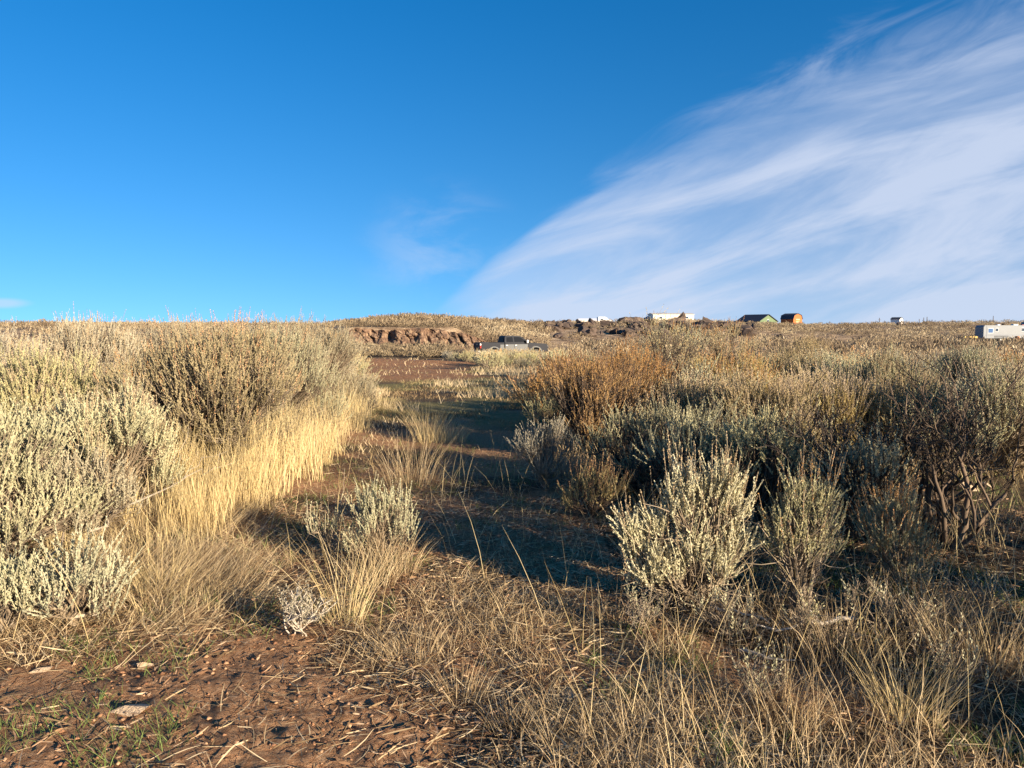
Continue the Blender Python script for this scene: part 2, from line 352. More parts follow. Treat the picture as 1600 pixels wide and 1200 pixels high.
# ------------------------------------------------------------------ plants
def bush_geo(seed, h, r, nc=14, ns=30, nl=16, leaf=.026, wid=.008, sl=.2, seeds=.15, upright=1., clump=.34, low=.35, bare=.35, lobes=None, sides=4, stalk=.16, vary=.5):
    """returns branch, foliage and seed-head geometry"""
    rng = np.random.default_rng(seed)
    if lobes is None:
        az = rng.random(nc)*2*np.pi+0; rr = np.sqrt((np.arange(nc)+.5)/nc)*r*.86
        az = np.arange(nc)*2.4+rng.random(nc)*.9
        k = np.sqrt(np.maximum(0, 1-(rr/r)**2))
        low = low*.6; top = h-sl*.8
        zc = top*(low+(1-low)*k)*(1-vary*.75*rng.random(nc)**1.5)
        C = np.stack([np.cos(az)*rr, np.sin(az)*rr, zc], 1)
        cr = r*clump*(.75+.5*rng.random(nc))
        ls_ = (rr > r*.62) & (rng.random(nc) < .45); zc[ls_] *= .5
        C = np.stack([np.cos(az)*rr, np.sin(az)*rr, zc], 1)
    else:
        C = np.array([l[:3] for l in lobes], float); cr = np.array([l[3] for l in lobes], float); nc = len(C)
    B, Fo, Se = Geo(), Geo(), Geo()
    # limbs
    root = np.stack([rng.normal(0, .05*r, nc), rng.normal(0, .05*r, nc), np.full(nc, -.05)], 1)
    mid = np.stack([C[:, 0]*.25, C[:, 1]*.25, C[:, 2]*.55], 1)+rng.normal(0, .12*r, (nc, 3))*[1, 1, .5]
    k = 9; Lm = bez(root, mid, C, k)
    Lm[:, 1:-1] += rng.normal(0, .018*h, (nc, k-2, 3))
    lr = np.linspace(1, .3, k)[None]*(.011+.012*h)*(.6+.6*rng.random((nc, 1)))
    B.add(*tubes(Lm, lr, sides+1, rng))
    # shoots
    n = nc*ns; ci = np.repeat(np.arange(nc), ns)
    off = unit(rng.normal(0, 1, (n, 3)))*(rng.random((n, 1))**.45)
    off[:, 2] = off[:, 2]*.8
    S0 = C[ci]+off*cr[ci][:, None]
    S0[:, 2] = np.maximum(S0[:, 2], .04*h+.02)
    outw = S0*[1, 1, 0]/max(r, .1)
    D = unit(outw*.55/upright+off*.35*[1, 1, .4]+np.array([0, 0, 1.])*upright+rng.normal(0, .27, (n, 3)))
    Ls = sl*(.55+.9*rng.random(n))
    tone = np.clip(rng.random(nc)[ci]*.6+rng.random(n)*.5, 0, 1)
    bow = rng.normal(0, .16, (n, 3))*Ls[:, None]+np.array([0, 0, .12])*Ls[:, None]
    Fo.add(*spikes(S0, D, Ls, nl, leaf, wid, rng, bow=bow, tone=tone, theta=.62))
    ks = 5; tt = np.linspace(.05, 1.0, ks)[None, :, None]
    Pc = S0[:, None]+D[:, None]*(Ls[:, None, None]*tt)+bow[:, None]*tt*tt
    Vc, Qc, _r = tubes(Pc, wid*.30*np.array([.5, .9, 1.15, .9, .2])[None]*(.7+.6*rng.random((n, ks))), 4, rng)
    Fo.add(Vc, Qc, np.repeat(np.clip(.6*tone+.1+.25*rng.random(n), 0, 1), ks*4))
    # twigs from limb to shoot, shoot stems
    ti = rng.integers(3, k, n); st = Lm[ci, ti]
    tw = bez(st, (st+S0)/2+np.array([0, 0, -.12])*np.linalg.norm(S0-st, axis=1)[:, None]+rng.normal(0, .015, (n, 3)), S0, 4)
    rad = np.linspace(1, .45, 4)[None]*np.full((n, 1), .0042*(.6+.5*h))
    B.add(*tubes(tw, rad*(.6+.7*rng.random((n, 1))), 3, rng))
    tip = S0+D*Ls[:, None]*.92+bow*.85
    B.add(*tubes(np.stack([S0, (S0+tip)/2-bow*.2, tip], 1), np.linspace(1, .4, 3)[None]*np.full((n, 1), .002+.0006*leaf/.026), 3, rng))
    # bare side twigs inside the crown
    nb = int(n*bare)
    if nb:
        bi = rng.integers(0, nc, nb); bt = rng.integers(1, k-1, nb); s = Lm[bi, bt]
        dd = unit(rng.normal(0, 1, (nb, 3))+s*[1, 1, 0]/r*1.2+[0, 0, .5]); LL = (.10+.22*rng.random(nb))*min(h, 1.4)
        e = s+dd*LL[:, None]
        B.add(*tubes(bez(s, (s+e)/2+rng.normal(0, .025, (nb, 3)), e+[0, 0, .04], 4), np.linspace(1, .35, 4)[None]*np.full((nb, 1), .0045), 3, rng))
    # seed stalks
    m = rng.random(n) < seeds*np.clip(.2+1.6*(S0[:, 2]/h), 0, 2)
    if m.any():
        s = tip[m]-D[m]*.02; d = unit(D[m]+[0, 0, .6]); Lh = stalk*(.6+.8*rng.random(m.sum()))
        Se.add(*spikes(s, d, Lh, max(8, nl), leaf*.62, wid*.95, rng, theta=.55))
        B.add(*tubes(np.stack([s, s+d*Lh[:, None]*.5, s+d*Lh[:, None]], 1), np.full((m.sum(), 3), .0018), 3, rng))
    return B, Fo, Se
def make_bush(name, x, y, label, cat, h, r, seed, mf='sage', ms='tanseed', mb='bark_light', group=None, rz=None, **kw):
    root = empty(name, (x, y, T(x, y)), 0 if rz is None else rz)
    B, Fo, Se = bush_geo(seed, h, r, **kw)
    obj('branches', B.mesh('branches', MAT[mb]), root)
    few = Se.V and len(Se.V[0])//(4*max(8, kw.get('nl', 16))) < 90
    if few: Fo.add(Se.V[0], Se.Q[0], Se.R[0], 1)
    obj('foliage', Fo.mesh('foliage', [MAT[mf], MAT[ms]]), root)
    if Se.V and not few: obj('seed_heads', Se.mesh('seed_heads', MAT[ms]), root)
    return tag(root, label, cat, group)

def bare_geo(seed, h, r, leafy=.3, fork=4, trunk=.035, spread=.9, levels=4, first=5, leaf=.022, wid=.007, rmin=.0034):
    rng = np.random.default_rng(seed); rnd = random.Random(seed)
    lines = {}; tips = []
    def grow(p, d, L, rad, lev):
        k = 7; pts = [p.copy()]; rs = [rad]; q = p.copy(); dd = d.copy()
        for i in range(k-1):
            dd = dd+np.array([rnd.gauss(0, .20), rnd.gauss(0, .20), rnd.gauss(.05, .15)]); dd /= np.linalg.norm(dd)
            q = q+dd*L/(k-1); q[2] = max(q[2], .02); pts.append(q.copy()); rs.append(rad*(1-.62*(i+1)/(k-1)))
        lines.setdefault(lev, []).append((pts, rs))
        if lev >= levels: tips.append((q.copy(), dd.copy())); return
        nf = fork+rnd.randint(0, 2)
        for j in range(nf):
            i = rnd.randint(2, k-1); a = rnd.uniform(0, 6.28); s = rnd.uniform(.45, 1.0)
            base = pts[i]; out = np.array([math.cos(a), math.sin(a), rnd.uniform(-.15, .7)])
            nd = dd*.75+out*s; nd /= np.linalg.norm(nd)
            grow(base, nd, L*rnd.uniform(.5, .78), rs[i]*.62, lev+1)
    for j in range(first):
        a = j*6.28/first+rnd.uniform(-.4, .4); s = spread*rnd.uniform(.5, 1.1)*r/h
        d = np.array([math.cos(a)*s, math.sin(a)*s, 1.]); d /= np.linalg.norm(d)
        grow(np.array([rnd.gauss(0, .03), rnd.gauss(0, .03), -.06]), d, h*.52, trunk*rnd.uniform(.6, 1.1), 0)
    B, Fo = Geo(), Geo()
    for lev, ls in lines.items():
        P = np.array([l[0] for l in ls]); rr = np.maximum(np.array([l[1] for l in ls]), rmin)
        B.add(*tubes(P, rr, 6 if lev < 2 else 3, rng))
    S0 = np.array([t[0] for t in tips]); D = unit(np.array([t[1] for t in tips])+[0, 0, .8])
    m = rng.random(len(S0)) < leafy; S0 = S0[m]; D = D[m]
    if len(S0): Fo.add(*spikes(S0-D*.03, D, (.05+.09*rng.random(len(S0)))*leaf/.022, 9, leaf, wid, rng))
    return B, Fo
def make_bare(name, x, y, label, cat, h, r, seed, mb='bark', mf='sage', group=None, **kw):
    root = empty(name, (x, y, T(x, y)))
    B, Fo = bare_geo(seed, h, r, **kw)
    obj('branches', B.mesh('branches', MAT[mb]), root)
    if Fo.V: obj('foliage', Fo.mesh('foliage', MAT[mf]), root)
    return tag(root, label, cat, group)

def blades(X, Y, Z, h, w, lean, bend, az, rng, k=4, tone=None):
    n = len(X); t = np.linspace(0, 1, k)[None]
    ld = np.stack([np.cos(az), np.sin(az)], 1)
    hor = (lean[:, None]*t+bend[:, None]*t*t)*h[:, None]
    zz = h[:, None]*t*np.sqrt(np.clip(1-(lean[:, None]+bend[:, None]*t)**2*.55, .04, 1))
    P = np.stack([X[:, None]+ld[:, :1]*hor, Y[:, None]+ld[:, 1:]*hor, Z[:, None]+zz], -1)
    wa = rng.random(n)*np.pi; wd = np.stack([np.cos(wa), np.sin(wa), np.zeros(n)], 1)
    ww = w[:, None]*np.array([1, .9, .6, .12] if k == 4 else np.linspace(1, .12, k))[None]
    V = np.stack([P-wd[:, None]*ww[..., None]*.5, P+wd[:, None]*ww[..., None]*.5], 2).reshape(-1, 3)
    b = (np.arange(n)*k*2)[:, None]; i = (np.arange(k-1)*2)[None]
    Q = np.stack([b+i, b+i+1, b+i+3, b+i+2], -1).reshape(-1, 4)
    r = rng.random(n) if tone is None else np.clip(tone+rng.normal(0, .15, n), 0, 1)
    return V, Q, np.repeat(r, 2*k)

# ------------------------------------------------------------------ ground sheet
def in_dirt(x, y):      # bare red-brown soil at the near left
    e = 3.95+.25*(x+1.2)*(x < -1.2)-1.15*np.clip(x+1.1, 0, 9)+(fbm(x*1.3, y*1.3, 21)-.5)*1.1
    return 1-sm(y, e-.35, e+.35)
def in_clear(x, y):
    px = pix(x, y)
    a = sm(px, 500, 560)*(1-sm(px, 700, 850))*sm(y, 24, 31)*(1-sm(y, 57, 60))
    return a*sm(fbm(x*.25, y*.25, 31)+.35*(1-sm(px, 640, 800)), .42, .6)
def on_track(x, y):     # corridor of the two-track, kept free of shrubs
    l = np.interp(y, [0, 4, 6, 8, 11, 14, 20, 30, 60], [-6, -2.2, -2.3, -2.5, -2.5, -2.7, -4.2, -6.6, -13])
    r_ = np.interp(y, [0, 4, 6, 8, 11, 14, 20, 30, 60], [6, .75, .7, .5, .55, .6, .8, 0., -3.5])
    return (x > l) & (x < r_)
def build_ground():
    nr, nf, nb = 720, 560, 60
    rr = np.concatenate([[0.02], np.exp(np.linspace(math.log(1.2), math.log(9000), nr-1))])
    az = np.concatenate([np.linspace(-R(46), R(46), nf), np.linspace(R(46), 2*np.pi-R(46), nb+2)[1:-1]])
    A, Rr = np.meshgrid(az, rr); X = np.sin(A)*Rr; Y = np.cos(A)*Rr
    Z = terr(X, Y)
    near = 1-sm(Rr, 6, 14)
    Z = Z+near*((fbm(X*9, Y*9, 41, 3)-.5)*.035+(fbm(X*22, Y*22, 43, 2)-.5)*.02*in_dirt(X, Y))
    V = np.stack([X, Y, Z], -1).reshape(-1, 3); m = len(az)
    i = np.arange(nr-1)[:, None]; j = np.arange(m)[None]; j2 = (j+1) % m
    Q = np.stack([i*m+j, (i+1)*m+j, (i+1)*m+j2, i*m+j2], -1).reshape(-1, 4)[:, ::-1]
    me = npmesh('ground', V, Q, MAT['ground'], smooth=True)
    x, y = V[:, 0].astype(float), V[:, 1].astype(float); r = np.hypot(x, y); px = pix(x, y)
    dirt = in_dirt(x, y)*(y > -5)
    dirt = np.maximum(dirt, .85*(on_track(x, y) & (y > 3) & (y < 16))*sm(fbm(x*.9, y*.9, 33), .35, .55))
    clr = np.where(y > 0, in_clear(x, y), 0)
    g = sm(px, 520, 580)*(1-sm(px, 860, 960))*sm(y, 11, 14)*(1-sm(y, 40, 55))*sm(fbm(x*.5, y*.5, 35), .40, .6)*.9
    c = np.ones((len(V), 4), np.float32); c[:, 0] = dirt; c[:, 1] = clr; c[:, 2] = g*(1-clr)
    a = me.color_attributes.new('mask', 'FLOAT_COLOR', 'POINT'); a.data.foreach_set('color', c.ravel())
    f = sm(r, 55, 95).astype(np.float32)
    a = me.attributes.new('far', 'FLOAT', 'POINT'); a.data.foreach_set('value', f)
    o = obj('ground', me); tag(o, kind='structure')
build_ground()

def build_cliff():
    # eroded earth bank: steep, gullied, facing the clearing
    nu, nv = 420, 46
    u = np.linspace(0, 1, nu); v = np.linspace(0, 1, nv); U, Vv = np.meshgrid(u, v)
    px = 488+U*285; hgt = 2.95*np.sin(np.pi*np.clip(U, 0, 1))**.35*(.9+.16*(vn(U*9, U*0, 51)))
    y0 = 89.0+(vn(U*8, U*0, 53)-.5)*1.8+(vn(U*27, U*0, 55)-.5)*1.1
    lean = U*285*.075
    gul = (np.abs(vn((lean+Vv*1.6)*.9, Vv*.8, 57)-.5)*2)**.7
    rug = 1.7*(fbm((lean+Vv*1.5)*2.2, Vv*5, 59, 5)-.5)
    dep = Vv*2.3+(1-gul)*1.1*np.sin(np.pi*np.clip(Vv*1.05, 0, 1))*1.0+rug*.9*np.sin(np.pi*Vv)
    y = y0+dep; x = (px-800)/F*89+(-Vv)*.0
    zb = terr(x, np.full_like(x, 88.))-.5
    z = zb+.15+hgt*(Vv**.85)+rug*.25*(Vv > .05)
    back = sm(Vv, .9, 1.0); y = y+back*3.0; z = z-back*1.0
    V = np.stack([x, y, z], -1).reshape(-1, 3)
    i = np.arange(nv-1)[:, None]; j = np.arange(nu-1)[None]
    Q = np.stack([i*nu+j, i*nu+j+1, (i+1)*nu+j+1, (i+1)*nu+j], -1).reshape(-1, 4)
    tag(obj('cliff', npmesh('cliff', V, Q, MAT['cliff'])), kind='structure')
build_cliff()

# ------------------------------------------------------------------ solid helpers for man-made things
def bmobj(name, bm, mat, parent=None, smooth=False):
    me = bpy.data.meshes.new(name); bm.normal_update(); bm.to_mesh(me); bm.free(); me.materials.append(mat)
    if smooth:
        for p in me.polygons: p.use_smooth = True
    return obj(name, me, parent)
def abox(bm, c, s, bev=0., rot=None):
    r = bmesh.ops.create_cube(bm, size=1); vs = r['verts']
    mt = Matrix.Translation(c) @ (rot.to_matrix().to_4x4() if rot else Matrix()) @ Matrix.Diagonal((*s, 1))
    bmesh.ops.transform(bm, matrix=mt, verts=vs)
    if bev:
        es = list({e for v in vs for e in v.link_edges}); bmesh.ops.bevel(bm, geom=es, offset=bev, segments=2, affect='EDGES')
def box(name, mat, parent, c, s, bev=0., rot=None):
    bm = bmesh.new(); abox(bm, c, s, bev, rot); return bmobj(name, bm, mat, parent)
def boxes(name, mat, parent, L):
    bm = bmesh.new()
    for c, s in L: abox(bm, c, s)
    return bmobj(name, bm, mat, parent)
def prism(name, mat, parent, pts, y0, y1, axis='y', inset=None, bev=0.):
    """polygon in (a,z) extruded along y (or x)"""
    bm = bmesh.new()
    def co(a, z, w): return (a, w, z) if axis == 'y' else (w, a, z)
    A = [bm.verts.new(co(a, z, y0)) for a, z in pts]; B = [bm.verts.new(co(a, z, y1)) for a, z in pts]
    n = len(pts); bm.faces.new(A); bm.faces.new(B[::-1])
    for i in range(n): bm.faces.new((A[i], B[i], B[(i+1) % n], A[(i+1) % n]))
    if inset:
        for v in bm.verts:
            t = max(0, (v.co.z-inset[0])/(inset[1]-inset[0])); v.co.y *= 1-inset[2]*t
    bmesh.ops.recalc_face_normals(bm, faces=bm.faces)
    if bev: bmesh.ops.bevel(bm, geom=list(bm.edges), offset=bev, segments=2, affect='EDGES')
    return bmobj(name, bm, mat, parent)
def cyl(name, mat, parent, c, r, L, axis='y', seg=20, r2=None):
    bm = bmesh.new(); bmesh.ops.create_cone(bm, cap_ends=True, segments=seg, radius1=r, radius2=r if r2 is None else r2, depth=L)
    rot = {'y': Euler((math.pi/2, 0, 0)), 'x': Euler((0, math.pi/2, 0)), 'z': Euler((0, 0, 0))}[axis]
    bmesh.ops.transform(bm, matrix=Matrix.Translation(c) @ rot.to_matrix().to_4x4(), verts=bm.verts)
    return bmobj(name, bm, mat, parent)

# ------------------------------------------------------------------ pickup truck
def build_truck():
    x, y = at(799, 65.5)
    t = tag(empty('pickup_truck', (x, y, T(x, y)), R(20)), 'dark grey crew cab pickup truck with sun glint coloured into its doors parked beyond the clearing', 'pickup truck')
    dark = simple('dark_grey_paint', (.010, .012, .019), .55, 0, noise=.1, spec=.2)
    silv_glint = simple('silver_glint_paint', (.12, .125, .125), .5, 0, noise=.08, spec=.2)  # sun glint on the dark side coloured in as silver; rims share it
    glass = simple('dark_glass', (.003, .005, .010), .45, 0, spec=.05)
    rub = simple('rubber', (.02, .02, .02), .8, noise=.2); chrome = simple('chrome', (.42, .42, .42), .35, .7)
    redm = simple('red_lens', (.5, .03, .02), .2); whit = simple('white_lens', (.85, .82, .78), .2)
    L, Rr, wb1, wb2, wr = -3.15, 3.1, -1.95, 1.95, .53
    def arch(cx): return [(cx+wr*math.cos(a), .42+wr*math.sin(a)) for a in np.linspace(math.pi, 0, 11)]
    # nose and cab lower body
    nose = [(-.95, .50)]+arch(wb2)+[(3.05, .45), (3.15, .62), (3.13, 1.08), (2.98, 1.26), (1.35, 1.36), (1.2, 1.36), (-.95, 1.36)]
    prism('body', dark, t, nose, -.98, .98, bev=.03)
    bed = [(-3.12, .62), (-3.12, .60)]+arch(wb1)+[(-1.0, .50), (-1.0, 1.38), (-3.12, 1.40)]
    b = [p for i, p in enumerate(bed) if i != 0]
    for s in (-1, 1): prism('bed_side', dark, t, b, s*.99, s*.86, bev=.015)
    box('bed_floor', dark, t, (-2.06, 0, .78), (2.1, 1.7, .1))
    tg = box('tailgate', dark, t, (-3.14, 0, 1.02), (.08, 1.70, .74), .02); box('handle', chrome, tg, (-3.19, 0, 1.22), (.03, .28, .08), .01)
    box('bed_front', dark, t, (-1.05, 0, 1.07), (.06, 1.7, .56))
    # cab
    cab = [(-.98, 1.36), (-.90, 1.90), (-.72, 1.955), (.35, 1.955), (.62, 1.90), (1.38, 1.36)]
    prism('cab', dark, t, cab, -.93, .93, inset=(1.36, 1.95, .16), bev=.03)
    def side(s):
        def sheet(name, pts, mat, off):
            bm = bmesh.new(); vs = []
            for a, z in pts:
                yy_ = .93*(1-.16*(z-1.36)/(.59)); vs.append((a, s*(yy_+off), z))
            A = [bm.verts.new(v) for v in vs]; B = [bm.verts.new((v[0], v[1]-s*.02, v[2])) for v in vs]
            bm.faces.new(A); bm.faces.new(B[::-1])
            for i in range(len(A)): bm.faces.new((A[i], A[(i+1) % len(A)], B[(i+1) % len(A)], B[i]))
            bmesh.ops.recalc_face_normals(bm, faces=bm.faces); return bmobj(name, bm, mat, t)
        sheet('side_window', [(-.78, 1.42), (-.76, 1.83), (-.2, 1.86), (-.14, 1.42)], glass, .012)
        sheet('side_window', [(-.04, 1.42), (-.08, 1.86), (.38, 1.86), (.60, 1.80), (1.12, 1.42)], glass, .012)
        for a0, a1 in ((-.92, -.10), (-.07, 1.18)):
            d = prism('door', silv_glint, t, [(a0, .56), (a1, .56), (a1, 1.22), (a0, 1.22)], s*.984, s*1.0, bev=.006)
            box('handle', chrome, d, (a0+.14, s*1.015, 1.14), (.16, .03, .04), .005)
        prism('bed_glint_panel', silv_glint, t, [(-1.38, .62), (-1.02, .56), (-1.02, 1.2), (-1.38, 1.2)], s*.992, s*1.004, bev=.004)  # pale patch carrying the coloured-in glint onto the bed side
        for cx in (wb1, wb2):
            fl = [(cx+(wr+.10)*math.cos(a), .42+(wr+.10)*math.sin(a)) for a in np.linspace(math.pi, 0, 13)]+[(cx+wr*math.cos(a), .42+wr*math.sin(a)) for a in np.linspace(0, math.pi, 13)]
            prism('fender_flare', silv_glint, t, fl, s*.985, s*1.03)
        box('running_board', chrome, t, (.0, s*1.06, .42), (2.5, .17, .07), .02)
        m = box('mirror', chrome, t, (1.08, s*1.16, 1.47), (.12, .20, .27), .03)
        ta = box('taillight', redm, t, (-3.17, s*.93, 1.10), (.10, .13, .42), .02); box('lamp_glint', whit, ta, (-3.175, s*.935, 1.22), (.105, .135, .18), .02)  # white block colours a glint into the taillight
        box('headlight', whit, t, (3.09, s*.78, .98), (.14, .30, .24), .03)
        for cx in (wb1, wb2):
            w = cyl('wheel', rub, t, (cx, s*.85, .40), .40, .27, seg=28); cyl('rim', silv_glint, w, (cx, s*.99, .40), .25, .03, seg=16)
    side(-1); side(1)
    prism('windshield', glass, t, [(.66, 1.88), (.70, 1.89), (1.41, 1.40), (1.36, 1.39)], -.74, .74)
    prism('rear_window', glass, t, [(-1.0, 1.44), (-.965, 1.44), (-.915, 1.82), (-.94, 1.82)], -.62, .62)
    box('grille', simple('black_plastic', (.02, .02, .02), .5), t, (3.14, 0, .95), (.06, 1.1, .34), .01)
    box('bumper', chrome, t, (3.2, 0, .56), (.18, 1.95, .24), .04); box('bumper', chrome, t, (-3.26, 0, .60), (.18, 1.9, .2), .04)
build_truck()

# ------------------------------------------------------------------ trailer and houses on the ridge
WH = simple('white_siding', (.78, .76, .72), .6, noise=.05, nscale=2)
CREAM = simple('cream_siding', (.80, .74, .60), .7, noise=.05)
DKROOF = simple('dark_shingles', (.045, .05, .065), .8, noise=.3)
GLS = simple('window_glass', (.03, .05, .08), .1, spec=.7)
TRIM = simple('white_trim', (.8, .8, .78), .6)
BLK = simple('black_rubber', (.02, .02, .02), .8)
def build_rv():
    # fifth wheel: long low body, raised nose to the right (local +x)
    x, y = at(1568, 148); z = T(x, y)
    t = tag(empty('travel_trailer', (x, y, z), R(4)), 'long white fifth wheel camper trailer at the right edge with small dark windows', 'trailer')
    rv = simple('trailer_skin', (.17, .19, .21), .5, noise=.05, nscale=1.5)
    prism('body', rv, t, [(-5.4, .62), (5.3, .62), (5.3, 3.22), (-5.15, 3.22), (-5.4, 2.9)], -1.22, 1.22, bev=.05)
    prism('nose', rv, t, [(5.25, 1.35), (8.0, 1.5), (8.1, 2.6), (7.4, 3.85), (4.3, 3.9), (4.2, 3.2)], -1.2, 1.2, bev=.05)
    boxes('stripe', simple('blue_stripe', (.05, .07, .13), .5), t, [((0, -1.225, 1.28), (10.5, .02, .06)), ((-4.72, -1.225, 1.95), (.07, .02, 2.4)), ((1.0+3.2, -1.225, 1.95), (.06, .02, 2.4))])
    for a, w, zc, hh in ((-3.9, .95, 2.15, .85), (-2.6, .5, 2.3, .6), (2.9, .55, 2.35, .62), (6.2, .6, 2.8, .5)):
        f = box('window', TRIM, t, (a, -1.23, zc), (w+.14, .05, hh+.14), .01); box('pane', GLS if a > -3.5 else simple('blue_pane', (.06, .13, .28), .15), f, (a, -1.26, zc), (w, .03, hh))
    d = box('door', TRIM, t, (4.75, -1.23, 1.75), (.7, .05, 1.9), .01); box('handle', BLK, d, (4.5, -1.27, 1.7), (.06, .04, .14))
    box('roof_vent', TRIM, t, (-1.5, 0, 3.3), (.6, .6, .18), .03); box('roof_vent', TRIM, t, (2.0, 0, 3.34), (1.0, .8, .24), .05)
    box('roof_awning', simple('red_edge', (.4, .12, .1), .6), t, (3.2, -1.2, 3.3), (1.2, .12, .1), .02)
    for a in (-1.7, -.8):
        w = cyl('wheel', BLK, t, (a, -1.08, .38), .38, .26); cyl('rim', TRIM, w, (a, -1.23, .38), .2, .03)
        w = cyl('wheel', BLK, t, (a, 1.08, .38), .38, .26); cyl('rim', TRIM, w, (a, 1.23, .38), .2, .03)
    for a in (-5.0, 5.9): box('jack', BLK, t, (a, -.9, .45), (.12, .12, .95))
    box('underframe', BLK, t, (0, 0, .52), (10, 1.9, .2))
    # black railing and gate panels leaning in front of it
    g = tag(empty('metal_fence_panel', (at(1563, 144)[0], 144, T(at(1563, 144)[0], 144)), R(3)), 'black barred metal panel standing in front of the white trailer', 'fence panel')
    boxes('rail', BLK, g, [((0, 0, 1.15), (2.9, .06, .08)), ((0, 0, .1), (2.9, .06, .08)), ((0, 0, .62), (2.9, .06, .05))])
    bm = bmesh.new()
    for i in range(13): abox(bm, (-1.4+i*.233, 0, .6), (.05, .05, 1.15))
    bmobj('bars', bm, BLK, g)
    # yellow utility cart by its rear
    yl = simple('yellow_paint', (.62, .42, .10), .6, noise=.15)
    cx = at(1516, 143)[0]; c = tag(empty('utility_cart', (cx, 143, T(cx, 143)), R(8)), 'small yellow flatbed cart left of the white trailer', 'cart')
    box('deck', yl, c, (0, 0, .75), (1.9, 1.1, .12), .02); box('side_board', yl, c, (0, -.53, .95), (1.9, .05, .3)); box('side_board', yl, c, (0, .53, .95), (1.9, .05, .3))
    for s in (-1, 1): w = cyl('wheel', BLK, c, (0, s*.6, .32), .32, .16); cyl('rim', yl, w, (0, s*.69, .32), .16, .03)
    for s in (-1, 1): box('leg', yl, c, (s*.85, -.4, .35), (.08, .08, .7))
    oc = at(1588, 143.5)[0]; o = tag(empty('storage_barrel', (oc, 143.5, T(oc, 143.5))), 'rusty orange barrel at the foot of the white trailer', 'barrel')
    rs = simple('rusty_orange', (.50, .20, .09), .8, noise=.3)
    cyl('drum', rs, o, (0, 0, .52), .42, 1.04, 'z'); cyl('rib', rs, o, (0, 0, .36), .44, .05, 'z'); cyl('rib', rs, o, (0, 0, .70), .44, .05, 'z'); cyl('lid', rs, o, (0, 0, 1.05), .43, .05, 'z')
build_rv()

def on_sky(px, r, ybase):
    """point on the ridge and the height its foot has to sit at"""
    x, y = at(px, r); return x, y, T(x, y)
def gable_house(name, label, cat, px, r, yaw, L, Wd, hw, hr, wall, roof, wins, dz=0., eave=.3, lean=None, door=None):
    """ridge along local x, gable ends at +-x"""
    x, y = at(px, r); t = tag(empty(name, (x, y, T(x, y)+dz), yaw), label, cat)
    prism('wall', wall, t, [(-Wd/2, -2.5), (Wd/2, -2.5), (Wd/2, hw), (0, hw+hr), (-Wd/2, hw)], -L/2, L/2, axis='x')
    for s in (-1, 1):
        a = math.atan2(hr, Wd/2); w = math.hypot(hr, Wd/2)+eave
        c = Vector((0, s*(Wd/4+eave*.5*math.cos(a)), hw+hr/2-eave*.5*math.sin(a)+.10))
        box('roof_slope', roof, t, c, (L+2*eave, w, .12), 0, Euler((-s*a, 0, 0)))
    for (c, s) in wins:
        f = box('window', TRIM, t, c, (s[0]+(.16 if s[0] > .1 else 0), s[1]+(.16 if s[1] > .1 else 0), s[2]+.16)); box('pane', GLS, f, (c[0]+(.03 if s[0] < .1 else 0)*(1 if c[0] > 0 else -1), c[1]-(.04 if s[1] < .1 else 0), c[2]), s)
    if door: d = box('door', simple('door_paint', (.35, .28, .2), .6), t, door, (.95, .08, 2.0)); box('handle', BLK, d, (door[0]+.36, door[1]-.06, door[2]), (.06, .06, .12))
    return t
# cream house with dark side roof, seen long side on
gable_house('white_house', 'long cream white house standing on the ridge, largest building on the skyline', 'house', 1047, 318, R(4), 17.6, 8.5, 3.2, .5, CREAM, simple('pale_roof', (.62, .56, .46), .7, noise=.1),
    [((-5.5, -4.27, 1.9), (1.1, .06, .8)), ((2.7, -4.27, 1.9), (1.1, .06, .7)), ((5.9, -4.27, 1.9), (1.1, .06, .7))], dz=.75, door=(.6, -4.28, 1.1))
x, y = at(1011, 322)
t = tag(empty('garage_wing', (x, y, T(x, y)+.4), R(4)), 'grey lean-to roof sloping down from the left end of the cream house', 'shed')
prism('wall', CREAM, t, [(-4.2, -2), (2.4, -2), (2.4, 3.4), (-4.2, .3)], -3.5, 3.5); prism('roof', simple('grey_roof', (.16, .19, .25), .7), t, [(-4.6, .22), (2.6, 3.6), (2.6, 3.75), (-4.6, .37)], -3.8, 3.8)
# green gabled house: dark roof left, green gable to the right
gg = simple('green_siding', (.12, .175, .085), .7, noise=.06)
gable_house('green_house', 'dark roofed house with pale green gable, right of the cream house', 'house', 1181, 262, R(-60), 10, 9., 1.2, 2.3, gg, DKROOF, [((5.02, 0, 1.5), (.05, .8, .6))], dz=.35, eave=.45)
x, y = at(1181, 262)
# orange gambrel barn
def barn():
    x, y = at(1235, 246); t = tag(empty('barn', (x, y, T(x, y)+.3), R(-64)), 'small orange gambrel barn with dark roof on the skyline', 'barn')
    og = simple('orange_boards', (.46, .125, .025), .7, noise=.12, nscale=3)
    prof = [(-1.95, -2), (1.95, -2), (1.95, 2.0), (1.45, 3.05), (0, 3.55), (-1.45, 3.05), (-1.95, 2.0)]
    prism('wall', og, t, prof, -2.7, 2.7, axis='x')
    P = [(2.1, 1.8), (1.53, 3.12), (0, 3.68), (-1.53, 3.12), (-2.1, 1.8)]
    for (a, b) in zip(P[:-1], P[1:]):
        prism('roof_slope', DKROOF, t, [a, b, (b[0]*1.03, b[1]+.09), (a[0]*1.03, a[1]+.09)], -2.85, 2.85, axis='x')
    d = box('door', simple('orange_door', (.50, .21, .06), .7), t, (2.73, 0, .9), (.05, 1.7, 1.9)); boxes('brace', TRIM, d, [((2.77, 0, 1.8), (.03, 1.7, .08)), ((2.77, 0, .9), (.03, 1.7, .08))])
barn()
